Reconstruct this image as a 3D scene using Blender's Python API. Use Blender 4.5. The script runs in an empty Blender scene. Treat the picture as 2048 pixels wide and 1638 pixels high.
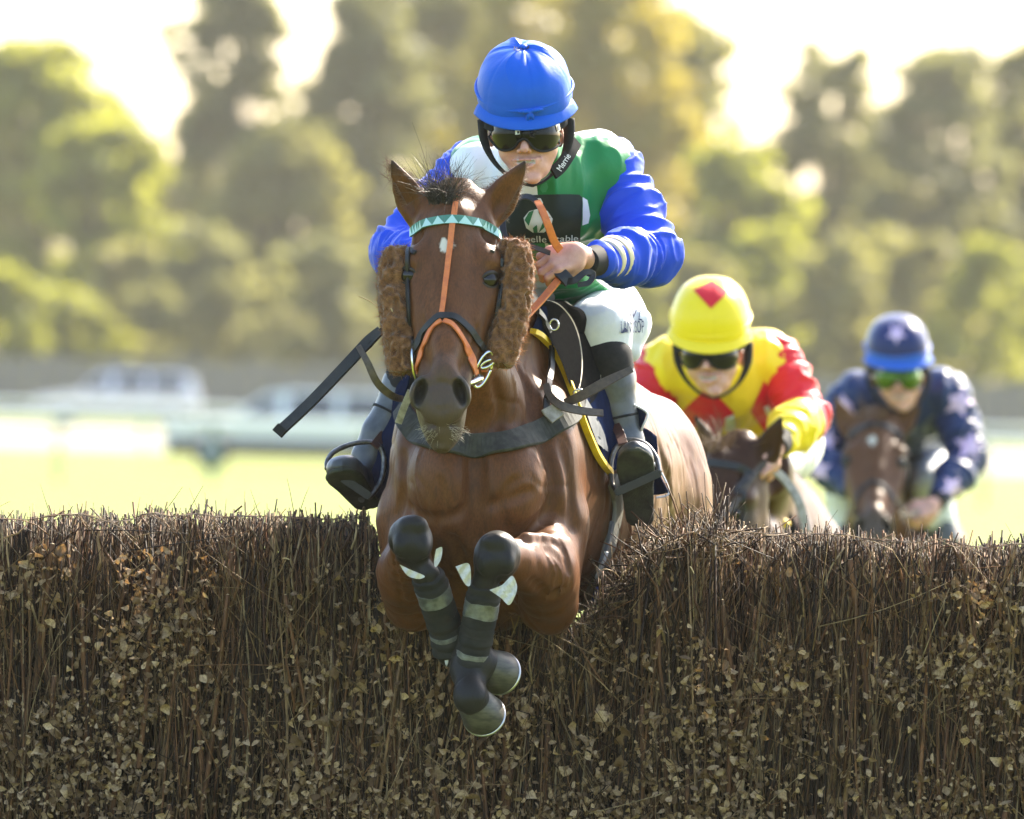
import bpy, bmesh, math, random
import numpy as np
from mathutils import Vector, Matrix
from mathutils.bvhtree import BVHTree

random.seed(7)
RNG = np.random.default_rng(11)
SC = bpy.context.scene
COL = SC.collection

# ------------------------------------------------------------------ camera
EYE_H = 1.75                 # photographer's eye height above the turf, metres
DIST = 30.0                  # distance to the leading horse's face
PXM = 0.0012                 # metres per photo pixel at that distance (2048 px wide photo)
ROLL = 0.0268                # the camera was held slightly tilted
PITCH = 99 * PXM / DIST
CAM = np.array([0.0, 0.0, EYE_H])
_f = np.array([0.0, math.cos(PITCH), -math.sin(PITCH)])
_u0 = np.array([0.0, math.sin(PITCH), math.cos(PITCH)])
_r0 = np.array([1.0, 0.0, 0.0])
CR = _r0 * math.cos(ROLL) + _u0 * math.sin(ROLL)
CU = _u0 * math.cos(ROLL) - _r0 * math.sin(ROLL)
CF = _f
camd = bpy.data.cameras.new('camera')
cam = bpy.data.objects.new('camera', camd)
COL.objects.link(cam)
camd.sensor_width = 36.0
camd.lens = 36.0 * DIST / (2048 * PXM)
camd.clip_start = 0.5
camd.clip_end = 6000
M = Matrix.Identity(4)
for i in range(3):
    M[i][0], M[i][1], M[i][2], M[i][3] = CR[i], CU[i], -CF[i], CAM[i]
cam.matrix_world = M
camd.dof.use_dof = True
camd.dof.focus_distance = DIST + 0.25
camd.dof.aperture_fstop = camd.lens / 68.0      # a 68 mm wide entrance pupil
camd.dof.aperture_blades = 0
SC.camera = cam

# ------------------------------------------------------------------ light
SUN_EL, SUN_AZ = math.radians(40), math.radians(34)     # behind the horses, to the right
world = bpy.data.worlds.new('World')
SC.world = world
world.use_nodes = True
wn, wl = world.node_tree.nodes, world.node_tree.links
wn.clear()
sky = wn.new('ShaderNodeTexSky')
sky.sky_type = 'NISHITA'
sky.sun_disc = False
sky.sun_elevation = SUN_EL
sky.sun_rotation = SUN_AZ
sky.altitude = 50
sky.air_density = 1.0
sky.dust_density = 2.0
sky.ozone_density = 1.0
bg = wn.new('ShaderNodeBackground')
bg.inputs['Strength'].default_value = 0.13
wo = wn.new('ShaderNodeOutputWorld')
wl.new(sky.outputs[0], bg.inputs['Color'])
wl.new(bg.outputs[0], wo.inputs['Surface'])
sund = bpy.data.lights.new('sun', 'SUN')
sund.energy = 4.5
sund.angle = math.radians(0.5)
sund.color = (1.0, 0.90, 0.74)
sun = bpy.data.objects.new('sun', sund)
COL.objects.link(sun)
SUNV = Vector((math.sin(SUN_AZ) * math.cos(SUN_EL), math.cos(SUN_AZ) * math.cos(SUN_EL), math.sin(SUN_EL)))
sun.rotation_euler = SUNV.to_track_quat('Z', 'Y').to_euler()
sun.location = (8, 20, 12)
SC.view_settings.view_transform = 'Standard'
SC.view_settings.look = 'None'
SC.view_settings.gamma = 1.0
SC.view_settings.exposure = 2.25
SC.cycles.use_denoising = True
SC.cycles.use_adaptive_sampling = False
SC.cycles.denoising_prefilter = 'ACCURATE'
SC.cycles.max_bounces = 8
SC.cycles.transparent_max_bounces = 8
SC.cycles.caustics_reflective = False
SC.cycles.caustics_refractive = False
SC.cycles.sample_clamp_indirect = 6.0

# ------------------------------------------------------------------ placing helpers
XF = None                       # optional (rotation, from, to): builds a second copy of a pose elsewhere
def P(px, py, d=0.0):
    """world point seen at photo pixel (px, py), DIST + d metres from the camera"""
    q = CAM + (CF + CR * (px - 1024) * PXM / DIST + CU * (819 - py) * PXM / DIST) * (DIST + d)
    if XF is not None:
        q = XF[0] @ (q - XF[1]) + XF[2]
    return q
def AX():
    a = np.array([CR, CU, CF])
    return a if XF is None else (XF[0] @ a.T).T
def unit(v):
    v = np.asarray(v, float)
    return v / max(1e-9, np.linalg.norm(v))
def rotz(deg):
    c, s = math.cos(math.radians(deg)), math.sin(math.radians(deg))
    return np.array([[c, -s, 0], [s, c, 0], [0, 0, 1.0]])
def rotx(deg):
    c, s = math.cos(math.radians(deg)), math.sin(math.radians(deg))
    return np.array([[1.0, 0, 0], [0, c, -s], [0, s, c]])

# ------------------------------------------------------------------ object helpers
def wloc(o):
    v = np.zeros(3)
    while o is not None:
        v += np.array(o.location)
        o = o.parent
    return v
def tag(o, label=None, cat=None, group=None, kind=None):
    if label: o['label'] = label
    if cat: o['category'] = cat
    if group: o['group'] = group
    if kind: o['kind'] = kind
    return o
def empty(name, loc, label, cat, group=None):
    o = bpy.data.objects.new(name, None)
    COL.objects.link(o)
    o.location = [float(x) for x in loc]
    o.empty_display_size = 0.1
    return tag(o, label, cat, group)
def mk(name, V, F, mat, parent=None, smooth=True, attrs=None, fmat=None):
    """one mesh object from arrays of verts and quads/tris (world coordinates)"""
    V = np.asarray(V, np.float32)
    me = bpy.data.meshes.new(name)
    if parent is not None:
        V = V - wloc(parent).astype(np.float32)
    if isinstance(F, np.ndarray) and F.ndim == 2:
        n = F.shape[1]
        me.vertices.add(len(V)); me.vertices.foreach_set('co', V.ravel())
        me.loops.add(F.size); me.loops.foreach_set('vertex_index', F.astype(np.int32).ravel())
        me.polygons.add(len(F)); me.polygons.foreach_set('loop_start', np.arange(0, F.size, n, dtype=np.int32))
        me.update(calc_edges=True)
    else:
        me.from_pydata([tuple(map(float, v)) for v in V], [], [tuple(map(int, f)) for f in F])
        me.update()
    me.validate()
    if smooth:
        me.polygons.foreach_set('use_smooth', np.ones(len(me.polygons), bool))
    for m in (mat if isinstance(mat, (list, tuple)) else [mat]):
        me.materials.append(m)
    if fmat is not None and len(fmat) == len(me.polygons):
        me.polygons.foreach_set('material_index', np.asarray(fmat, np.int32))
    for k, a in (attrs or {}).items():
        a = np.asarray(a, np.float32)
        if len(a) != len(me.vertices): continue
        if a.ndim == 1:
            at = me.attributes.new(k, 'FLOAT', 'POINT'); at.data.foreach_set('value', a)
        else:
            at = me.attributes.new(k, 'FLOAT_COLOR', 'POINT')
            at.data.foreach_set('color', np.hstack([a, np.ones((len(a), 1), np.float32)]).astype(np.float32).ravel())
    o = bpy.data.objects.new(name, me)
    COL.objects.link(o)
    if parent is not None: o.parent = parent
    return o
class MB:
    """collects pieces into one mesh"""
    def __init__(s): s.V = []; s.F = []; s.M = []; s.n = 0
    def add(s, V, F, m=0):
        for f in F: s.F.append(tuple(int(i) + s.n for i in f)); s.M.append(m)
        s.V.append(np.asarray(V, float)); s.n += len(V)
        return s
    def box(s, c, r, ax=None, m=0, bev=0.0):
        ax = np.eye(3) if ax is None else np.asarray(ax)
        c = np.asarray(c, float); r = np.asarray(r, float)
        if bev <= 0:
            V = [c + ax.T @ (r * np.array(q)) for q in [(-1,-1,-1),(1,-1,-1),(1,1,-1),(-1,1,-1),(-1,-1,1),(1,-1,1),(1,1,1),(-1,1,1)]]
            return s.add(V, [(3,2,1,0),(4,5,6,7),(0,1,5,4),(1,2,6,5),(2,3,7,6),(3,0,4,7)], m)
        bm = bmesh.new()
        bmesh.ops.create_cube(bm, size=2.0)
        for v in bm.verts: v.co = Vector([v.co[i] * r[i] for i in range(3)])
        bmesh.ops.bevel(bm, geom=bm.edges[:], offset=bev, segments=2, affect='EDGES')
        V = [c + ax.T @ np.array(v.co) for v in bm.verts]
        F = [[v.index for v in f.verts] for f in bm.faces]
        bm.free()
        return s.add(V, F, m)
    def build(s, name, mat, parent=None, smooth=False):
        return mk(name, np.vstack(s.V), s.F, mat, parent, smooth, fmat=s.M)
def cat(pts, n=24):
    """Catmull-Rom through points"""
    p = np.asarray(pts, float)
    if len(p) == 2:
        t = np.linspace(0, 1, n)[:, None]
        return p[0] * (1 - t) + p[1] * t
    q = np.vstack([2 * p[0] - p[1], p, 2 * p[-1] - p[-2]])
    out = []
    for s in np.linspace(0, len(p) - 1 - 1e-6, n):
        i = int(s); t = s - i
        a, b, c, d = q[i], q[i + 1], q[i + 2], q[i + 3]
        out.append(.5 * (2 * b + (c - a) * t + (2 * a - 5 * b + 4 * c - d) * t * t + (3 * b - a - 3 * c + d) * t ** 3))
    return np.array(out)
def tubes(paths, radii, k=4, caps=True):
    """paths (N,M,3), radii (N,M) -> verts, quads (, cap faces come last)"""
    paths = np.asarray(paths, float); radii = np.asarray(radii, float)
    if paths.ndim == 2: paths = paths[None]; radii = np.broadcast_to(radii, paths.shape[:2])
    N, Mn, _ = paths.shape
    T = np.gradient(paths, axis=1)
    T /= np.maximum(1e-9, np.linalg.norm(T, axis=2, keepdims=True))
    mean = T.mean(axis=1, keepdims=True)
    ref = np.where(np.abs(mean[..., 2:3]) < .8, np.array([0, 0, 1.0]), np.array([1.0, 0, 0]))
    ref = np.broadcast_to(ref, T.shape)
    A = np.cross(T, ref); A /= np.maximum(1e-9, np.linalg.norm(A, axis=2, keepdims=True))
    B = np.cross(T, A)
    ang = np.arange(k) * 2 * math.pi / k
    V = paths[:, :, None, :] + radii[:, :, None, None] * (np.cos(ang)[None, None, :, None] * A[:, :, None, :] + np.sin(ang)[None, None, :, None] * B[:, :, None, :])
    idx = np.arange(N * Mn * k).reshape(N, Mn, k)
    a = idx[:, :-1, :]; b = idx[:, 1:, :]
    F = np.stack([a, np.roll(a, -1, 2), np.roll(b, -1, 2), b], -1).reshape(-1, 4)
    ncap = 0
    if caps and k == 4:
        C = np.concatenate([idx[:, -1, :][:, ::1], idx[:, 0, ::-1]], 0)
        F = np.vstack([F, C]); ncap = len(C)
    return V.reshape(-1, 3), F, ncap
def tube(name, pts, r, mat, parent, n=32, k=10, smooth=True):
    p = cat(pts, n)
    rr = np.interp(np.linspace(0, 1, n), np.linspace(0, 1, len(np.atleast_1d(r))), np.atleast_1d(r)) if np.ndim(r) else np.full(n, r)
    p = np.vstack([p[:1], p, p[-1:]]); rr = np.concatenate([[rr[0] * .02], rr, [rr[-1] * .02]])
    p[0] -= unit(p[2] - p[1]) * 1e-4; p[-1] += unit(p[-2] - p[-3]) * 1e-4
    V, F, _ = tubes(p, rr, k, False)
    return mk(name, V, F, mat, parent, smooth)
def ribbon_geo(pts, nrm, w, th, n=40):
    p = cat(pts, n)
    nr = cat(nrm, n)
    T = np.gradient(p, axis=0); T /= np.maximum(1e-9, np.linalg.norm(T, axis=1, keepdims=True))
    nr = nr - T * (nr * T).sum(1, keepdims=True); nr /= np.maximum(1e-9, np.linalg.norm(nr, axis=1, keepdims=True))
    S_ = np.cross(T, nr)
    ww = np.interp(np.linspace(0, 1, n), np.linspace(0, 1, len(np.atleast_1d(w))), np.atleast_1d(w))[:, None] * .5
    h = th * .5
    prof = [(-1, -.4), (-.93, -1), (.93, -1), (1, -.4), (1, .4), (.93, 1), (-.93, 1), (-1, .4)]
    V = np.stack([p + S_ * ww * a + nr * h * b for a, b in prof], 1).reshape(-1, 3)
    k = len(prof)
    F = []
    for i in range(n - 1):
        for j in range(k):
            F.append((i * k + j, i * k + (j + 1) % k, (i + 1) * k + (j + 1) % k, (i + 1) * k + j))
    F.append(tuple(range(k))[::-1]); F.append(tuple((n - 1) * k + j for j in range(k)))
    return V, F
def ribbon(name, pts, w, th, mat, parent, nrm=None, n=40):
    if nrm is None: nrm = [-AX()[2]] * len(pts)
    elif np.ndim(nrm) == 1: nrm = [nrm] * len(pts)
    V, F = ribbon_geo(pts, nrm, w, th, n)
    return mk(name, V, F, mat, parent, False)

# ------------------------------------------------------------------ noise
def _hash(i, j, k, s):
    h = (i.astype(np.int64) * 374761393 + j.astype(np.int64) * 668265263 + k.astype(np.int64) * 2147483647 + s * 974634777) & 0xffffffff
    h = ((h ^ (h >> 13)) * 1274126177) & 0xffffffff
    return ((h ^ (h >> 16)) & 0xffff) / 65535.0
def vnoise(p, scale=1.0, seed=0):
    q = np.asarray(p, float) * scale
    f = np.floor(q); t = q - f; t = t * t * (3 - 2 * t)
    i, j, k = f[..., 0], f[..., 1], f[..., 2]
    r = 0
    for a in (0, 1):
        for b in (0, 1):
            for c in (0, 1):
                w = (t[..., 0] if a else 1 - t[..., 0]) * (t[..., 1] if b else 1 - t[..., 1]) * (t[..., 2] if c else 1 - t[..., 2])
                r = r + w * _hash(i + a, j + b, k + c, seed)
    return r * 2 - 1

# ------------------------------------------------------------------ implicit surfaces (smooth unions meshed with surface nets)
class Prim:
    __slots__ = ('lo', 'hi', 'k', 'op', 'f', 'tag')
    def __init__(s, lo, hi, k, op, f, tg=None): s.lo, s.hi, s.k, s.op, s.f, s.tag = np.asarray(lo), np.asarray(hi), k, op, f, tg
def cone(a, b, ra, rb, k=.03, op='u', tg=None):
    a = np.asarray(a, float); b = np.asarray(b, float); ab = b - a; L2 = max(1e-12, ab @ ab); m = max(ra, rb)
    def f(X):
        q = X - a
        t = np.clip((q @ ab) / L2, 0, 1)
        return np.sqrt(((q - t[..., None] * ab) ** 2).sum(-1)) - (ra + (rb - ra) * t)
    return Prim(np.minimum(a, b) - m, np.maximum(a, b) + m, k, op, f, tg)
def chain(pts, rs, k=.03, k0=None, tg=None):
    return [cone(pts[i], pts[i + 1], rs[i], rs[i + 1], (k0 if (i == 0 and k0 is not None) else k), tg=tg) for i in range(len(pts) - 1)]
def _axes(roll, yaw, pitch):
    a = AX().copy()
    def rt(i, j, deg):
        c, s = math.cos(math.radians(deg)), math.sin(math.radians(deg))
        x, y = a[i].copy(), a[j].copy()
        a[i] = c * x + s * y; a[j] = -s * x + c * y
    if yaw: rt(0, 2, yaw)
    if pitch: rt(1, 2, pitch)
    if roll: rt(0, 1, roll)
    return a
def ell(c, r, k=.03, roll=0, yaw=0, pitch=0, op='u', ax=None, tg=None):
    c = np.asarray(c, float); r = np.asarray(r, float)
    A = _axes(roll, yaw, pitch) if ax is None else np.asarray(ax)
    m = r.max()
    def f(X):
        q = (X - c) @ A.T
        k0 = np.sqrt(((q / r) ** 2).sum(-1)); k1 = np.sqrt(((q / r ** 2) ** 2).sum(-1))
        return k0 * (k0 - 1) / np.maximum(k1, 1e-6)
    ext = np.sqrt(((A * r[:, None]) ** 2).sum(0))
    return Prim(c - ext, c + ext, k, op, f, tg)
def loft(a, b, vref, st, k=.04, e=2.3, op='u', tg=None):
    """body along a->b; stations (t, half width, +v radius, -v radius, u offset, v offset)"""
    a = np.asarray(a, float); b = np.asarray(b, float)
    L = np.linalg.norm(b - a); T = (b - a) / L
    v = np.asarray(vref, float); v = unit(v - T * (v @ T)); u = np.cross(T, v)
    if u @ AX()[0] < 0: u = -u
    st = np.array([list(s) + [0] * (6 - len(s)) for s in st], float)
    tt = np.linspace(st[0, 0], st[-1, 0], 96)
    tab = np.stack([np.interp(tt, st[:, 0], st[:, i]) for i in range(1, 6)], 1)
    ker = np.array([1, 2, 3, 4, 3, 2, 1.]); ker /= ker.sum()
    tab = np.stack([np.convolve(np.pad(tab[:, i], 3, mode='edge'), ker, 'valid') for i in range(5)], 1)
    def f(X):
        q = X - a
        tr = (q @ T) / L
        t = np.clip(tr, tt[0], tt[-1])
        A, Bp, Bn, ou, ov = [np.interp(t, tt, tab[:, i]) for i in range(5)]
        x = (q @ u) - ou; y = (q @ v) - ov
        B = np.where(y > 0, Bp, Bn)
        nr = (np.abs(x / A) ** e + np.abs(y / B) ** e) ** (1 / e)
        g = np.sqrt((x / A ** 2) ** 2 + (y / B ** 2) ** 2)
        ell_n = np.sqrt((x / A) ** 2 + (y / B) ** 2)
        dr = (nr - 1) * np.where(ell_n < 1e-5, np.minimum(A, B), ell_n / np.maximum(g, 1e-9))
        over = np.abs(tr - t) * L
        return np.where(over > 0, np.sqrt(np.maximum(dr, 0) ** 2 + over ** 2) + np.minimum(dr, 0) * 0, dr)
    mr = np.max(np.abs(st[:, 1:4])) + np.max(np.abs(st[:, 4:]))
    a2, b2 = a + T * L * st[0, 0], a + T * L * st[-1, 0]
    return Prim(np.minimum(a2, b2) - mr, np.maximum(a2, b2) + mr, k, op, f, tg)
def plane(p, n, lo, hi, k=.005):
    """cuts away the side the normal points to"""
    p = np.asarray(p, float); n = unit(n)
    return Prim(lo, hi, k, 's', lambda X: -((X - p) @ n))
def evalp(prims, X):
    D = np.full(X.shape[:-1], .5)
    for p in prims:
        d = p.f(X)
        if p.op == 's':
            k = max(p.k, 1e-5); d = -d; h = np.clip(.5 - .5 * (D - d) / k, 0, 1); D = D * (1 - h) + d * h + k * h * (1 - h)
        else:
            k = max(p.k, 1e-5); h = np.clip(.5 + .5 * (D - d) / k, 0, 1); D = D * (1 - h) + d * h - k * h * (1 - h)
    return D
def sdfmesh(prims, vox, disp=None):
    """surface nets over a block-sparse grid"""
    us = [p for p in prims if p.op == 'u']
    pad = vox * 3
    org = np.min([p.lo - p.k - pad for p in us], 0)
    rng = []
    for p in prims:
        m = p.k * (1.0 if p.op == 'u' else 1.5) + pad
        rng.append((np.floor((p.lo - m - org) / vox).astype(int), np.ceil((p.hi + m - org) / vox).astype(int)))
    top = np.max([r[1] for r, p in zip(rng, prims) if p.op == 'u'], 0)
    N = 40
    ids, vs, quads = [], [], []
    SX, SY = 1 << 40, 1 << 20
    cor = np.array([(i, j, k) for i in (0, 1) for j in (0, 1) for k in (0, 1)])
    edges = [(a, b) for a in range(8) for b in range(a + 1, 8) if np.abs(cor[a] - cor[b]).sum() == 1]
    for bi in range(0, top[0], N):
        for bj in range(0, top[1], N):
            for bk in range(0, top[2], N):
                b0 = np.array([bi, bj, bk]); b1 = b0 + N + 1      # samples b0 .. b1 inclusive of one overlap
                D = None
                for p, (l, h) in zip(prims, rng):
                    s0 = np.maximum(l, b0); s1 = np.minimum(h, b1 - 1)
                    if (s0 > s1).any(): continue
                    if D is None:
                        if p.op == 's': continue
                        D = np.full((N + 1,) * 3, .06, np.float32)
                    o0 = s0 - b0; o1 = s1 - b0 + 1
                    sl = tuple(slice(a, b) for a, b in zip(o0, o1))
                    gx = [org[i] + np.arange(s0[i], s1[i] + 1) * vox for i in range(3)]
                    X = np.stack(np.meshgrid(*gx, indexing='ij'), -1)
                    d = p.f(X)
                    E = D[sl]; k = max(p.k, 1e-5)
                    if p.op == 's':
                        d = -d; hh = np.clip(.5 - .5 * (E - d) / k, 0, 1); D[sl] = E * (1 - hh) + d * hh + k * hh * (1 - hh)
                    else:
                        hh = np.clip(.5 + .5 * (E - d) / k, 0, 1); D[sl] = E * (1 - hh) + d * hh - k * hh * (1 - hh)
                if D is None or D.min() >= 0 or D.max() <= 0: continue
                ins = D < 0
                c = [ins[i:N + i, j:N + j, k:N + k] for i, j, k in cor]
                sm = np.sum(c, axis=0)
                act = np.argwhere((sm > 0) & (sm < 8))
                if len(act) == 0: continue
                val = np.stack([D[act[:, 0] + i, act[:, 1] + j, act[:, 2] + k] for i, j, k in cor], 1).astype(float)
                acc = np.zeros((len(act), 3)); cnt = np.zeros(len(act))
                for a, b in edges:
                    va, vb = val[:, a], val[:, b]
                    x = (va < 0) != (vb < 0)
                    t = np.where(x, va / np.where(x, va - vb, 1), 0)
                    acc += np.where(x[:, None], cor[a] + (cor[b] - cor[a]) * t[:, None], 0); cnt += x
                g = act + b0
                vs.append(org + (g + acc / cnt[:, None]) * vox)
                ids.append(g[:, 0] * SX + g[:, 1] * SY + g[:, 2])
                for ax_ in range(3):
                    e0 = ins[:N, :N, :N]
                    sh = [slice(0, N)] * 3; sh[ax_] = slice(1, N + 1)
                    e1 = ins[tuple(sh)]
                    q = np.argwhere(e0 != e1)
                    if len(q) == 0: continue
                    fl = e0[q[:, 0], q[:, 1], q[:, 2]]
                    gq = q + b0
                    o1_, o2_ = (ax_ + 1) % 3, (ax_ + 2) % 3
                    def cell(da, db):
                        w = gq.copy(); w[:, o1_] -= da; w[:, o2_] -= db
                        return w[:, 0] * SX + w[:, 1] * SY + w[:, 2]
                    Q = np.stack([cell(1, 1), cell(0, 1), cell(0, 0), cell(1, 0)], 1)
                    Q[~fl] = Q[~fl][:, ::-1]
                    quads.append(Q)
    ids = np.concatenate(ids); vs = np.vstack(vs); quads = np.vstack(quads)
    o = np.argsort(ids); ids = ids[o]; vs = vs[o]
    pos = np.searchsorted(ids, quads); pos = np.clip(pos, 0, len(ids) - 1)
    ok = (ids[pos] == quads).all(1)
    F = pos[ok]
    if np.einsum('ij,ij->i', vs[F[:, 0]], np.cross(vs[F[:, 1]] - vs.mean(0), vs[F[:, 2]] - vs.mean(0)) ).sum() < 0 and False: F = F[:, ::-1]
    if disp is not None:
        vs = vs + vnorm(vs, F) * disp(vs)[:, None]
    return vs, F
def vnorm(V, F):
    n = np.cross(V[F[:, 2]] - V[F[:, 0]], V[F[:, 3]] - V[F[:, 1]])
    out = np.zeros_like(V)
    for i in range(4): np.add.at(out, F[:, i], n)
    return out / np.maximum(1e-12, np.linalg.norm(out, axis=1, keepdims=True))
def relax(V, F, it=2, w=.5):
    for _ in range(it):
        a = np.zeros_like(V); c = np.zeros(len(V))
        for i in range(4):
            for j in (1, 3):
                np.add.at(a, F[:, i], V[F[:, (i + j) % 4]]); np.add.at(c, F[:, i], 1)
        V = V * (1 - w) + w * a / np.maximum(c, 1)[:, None]
    return V
class Surf:
    """ray casting on to a mesh that is already built"""
    def __init__(s, V, F, dflt=0.0):
        s.d0 = dflt
        s.b = BVHTree.FromPolygons([tuple(v) for v in V], [tuple(int(i) for i in f) for f in F])
    def hit(s, px, py, off=.003, dflt=None):
        dflt = s.d0 if dflt is None else dflt
        o = CAM if XF is None else XF[0] @ (CAM - XF[1]) + XF[2]
        q = P(px, py, 0)
        h = s.b.ray_cast(Vector(o), Vector(unit(q - o)))
        if h[0] is None:
            q = P(px, py, dflt)
            h = s.b.find_nearest(Vector(q))
            n = np.array(h[1])
            return np.array(h[0]) + n * off, n
        n = np.array(h[1])
        if n @ unit(q - o) > 0: n = -n
        return np.array(h[0]) + n * off, n
    def near(s, p, off=.003):
        h = s.b.find_nearest(Vector(p)); n = np.array(h[1])
        return np.array(h[0]) + n * off, n
    def strap(s, name, pix, w, th, mat, parent, off=.003, n=48, dflt=None):
        hp = [s.hit(x, y, off, dflt) for x, y in cat(np.array([(a, b, 0) for a, b in pix], float), n)[:, :2]]
        p = np.array([h[0] for h in hp]); nr = np.array([h[1] for h in hp])
        for _ in range(2):
            p[1:-1] = .25 * p[:-2] + .5 * p[1:-1] + .25 * p[2:]
            nr[1:-1] = .25 * nr[:-2] + .5 * nr[1:-1] + .25 * nr[2:]
        return ribbon(name, p, w, th, mat, parent, nr, n)
    def decal(s, name, polys, mat, parent, off=.002, sub=3, th=.0015, pixmap=None, smooth=True):
        """flat shapes (photo pixels) cut from cloth and laid on the surface; one mesh"""
        bm = bmesh.new()
        for poly in polys:
            vs = [bm.verts.new((x, y, 0)) for x, y in poly]
            bm.faces.new(vs)
        bmesh.ops.triangulate(bm, faces=bm.faces[:])
        for _ in range(sub):
            bmesh.ops.subdivide_edges(bm, edges=bm.edges[:], cuts=1, use_grid_fill=True)
        bmesh.ops.triangulate(bm, faces=bm.faces[:])
        bm.verts.index_update()
        pts = [s.hit(v.co.x, v.co.y, off) for v in bm.verts]
        F = [[v.index for v in f.verts] for f in bm.faces]
        bm.free()
        V = np.array([p[0] for p in pts])
        if len(F):
            f0 = F[0]; n = np.cross(V[f0[1]] - V[f0[0]], V[f0[2]] - V[f0[0]])
            if n @ pts[f0[0]][1] < 0: F = [f[::-1] for f in F]
        return mk(name, V, F, mat, parent, smooth)
def text_polys(txt, x0, y0, h, w=None, shear=0.0, rot=0.0, space=1.0):
    """outlines of a word as triangles, in photo pixels; (x0, y0) is the left end of the baseline"""
    cu = bpy.data.curves.new('word', 'FONT'); cu.body = txt; cu.size = 1.0; cu.space_character = space
    cu.resolution_u = 3
    ob = bpy.data.objects.new('word', cu)
    me = ob.to_mesh()
    V = np.array([v.co[:] for v in me.vertices]); F = [list(p.vertices) for p in me.polygons]
    ob.to_mesh_clear(); bpy.data.objects.remove(ob); bpy.data.curves.remove(cu)
    if len(V) == 0: return []
    cap = .73
    sx = h / cap if w is None else w / (V[:, 0].max() - V[:, 0].min())
    X = (V[:, 0] - V[:, 0].min()) * sx + V[:, 1] * shear * h; Y = V[:, 1] * h / cap
    c, s_ = math.cos(math.radians(rot)), math.sin(math.radians(rot))
    px = x0 + X * c + Y * s_; py = y0 - (-X * s_ + Y * c) - 0
    px, py = x0 + X * c - Y * s_, y0 - (X * s_ + Y * c)
    return [[(px[i], py[i]) for i in f] for f in F]

# ------------------------------------------------------------------ materials
def nmat(name):
    m = bpy.data.materials.new(name); m.use_nodes = True
    nt = m.node_tree; nt.nodes.clear()
    out = nt.nodes.new('ShaderNodeOutputMaterial'); b = nt.nodes.new('ShaderNodeBsdfPrincipled')
    nt.links.new(b.outputs[0], out.inputs[0])
    return m, nt, b, out
def c4(c): return (c[0], c[1], c[2], 1.0)
def node(nt, t, **kw):
    n = nt.nodes.new(t)
    for k, v in kw.items():
        setattr(n, k, v)
    return n
def mixc(nt, fac, a, b):
    n = nt.nodes.new('ShaderNodeMix'); n.data_type = 'RGBA'
    for s, v in ((n.inputs[0], fac), (n.inputs[6], a), (n.inputs[7], b)):
        if isinstance(v, (int, float)): s.default_value = v
        elif isinstance(v, tuple): s.default_value = c4(v)
        else: nt.links.new(v, s)
    return n.outputs[2]
def noise(nt, scale, detail=3.0, vec=None, rough=.55):
    n = nt.nodes.new('ShaderNodeTexNoise'); n.inputs['Scale'].default_value = scale; n.inputs['Detail'].default_value = detail
    n.inputs['Roughness'].default_value = rough
    if vec is not None: nt.links.new(vec, n.inputs['Vector'])
    return n.outputs[0]
def ramp(nt, fac, a, b):
    n = nt.nodes.new('ShaderNodeMapRange'); n.inputs[1].default_value = a; n.inputs[2].default_value = b
    nt.links.new(fac, n.inputs[0]); return n.outputs[0]
def objco(nt, scale=(1, 1, 1)):
    t = nt.nodes.new('ShaderNodeTexCoord'); mp = nt.nodes.new('ShaderNodeMapping'); mp.inputs['Scale'].default_value = scale
    nt.links.new(t.outputs['Object'], mp.inputs[0]); return mp.outputs[0]
def bump(nt, b, h, strength=.3, dist=.002):
    n = nt.nodes.new('ShaderNodeBump'); n.inputs['Strength'].default_value = strength; n.inputs['Distance'].default_value = dist
    nt.links.new(h, n.inputs['Height']); nt.links.new(n.outputs[0], b.inputs['Normal']); return n
def attr(nt, name):
    n = nt.nodes.new('ShaderNodeAttribute'); n.attribute_name = name; return n
def mat(name, col, rough=.6, col2=None, nscale=30, spec=.5, metal=0, bscale=0, bstr=.3, bdist=.002, sheen=0, sss=0, coat=0, stretch=(1, 1, 1), lo=.35, hi=.65):
    m, nt, b, _ = nmat(name)
    vec = objco(nt, stretch)
    if col2 is not None:
        nt.links.new(mixc(nt, ramp(nt, noise(nt, nscale, 5, vec), lo, hi), tuple(col), tuple(col2)), b.inputs['Base Color'])
    else: b.inputs['Base Color'].default_value = c4(col)
    b.inputs['Roughness'].default_value = rough; b.inputs['Metallic'].default_value = metal
    b.inputs['Specular IOR Level'].default_value = spec
    if sheen: b.inputs['Sheen Weight'].default_value = sheen; b.inputs['Sheen Roughness'].default_value = .4
    if coat: b.inputs['Coat Weight'].default_value = coat; b.inputs['Coat Roughness'].default_value = .15
    if sss:
        b.inputs['Subsurface Weight'].default_value = sss; b.inputs['Subsurface Radius'].default_value = (.012, .005, .003); b.inputs['Subsurface Scale'].default_value = 1.0
    if bscale: bump(nt, b, noise(nt, bscale, 4, vec), bstr, bdist)
    return m
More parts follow.
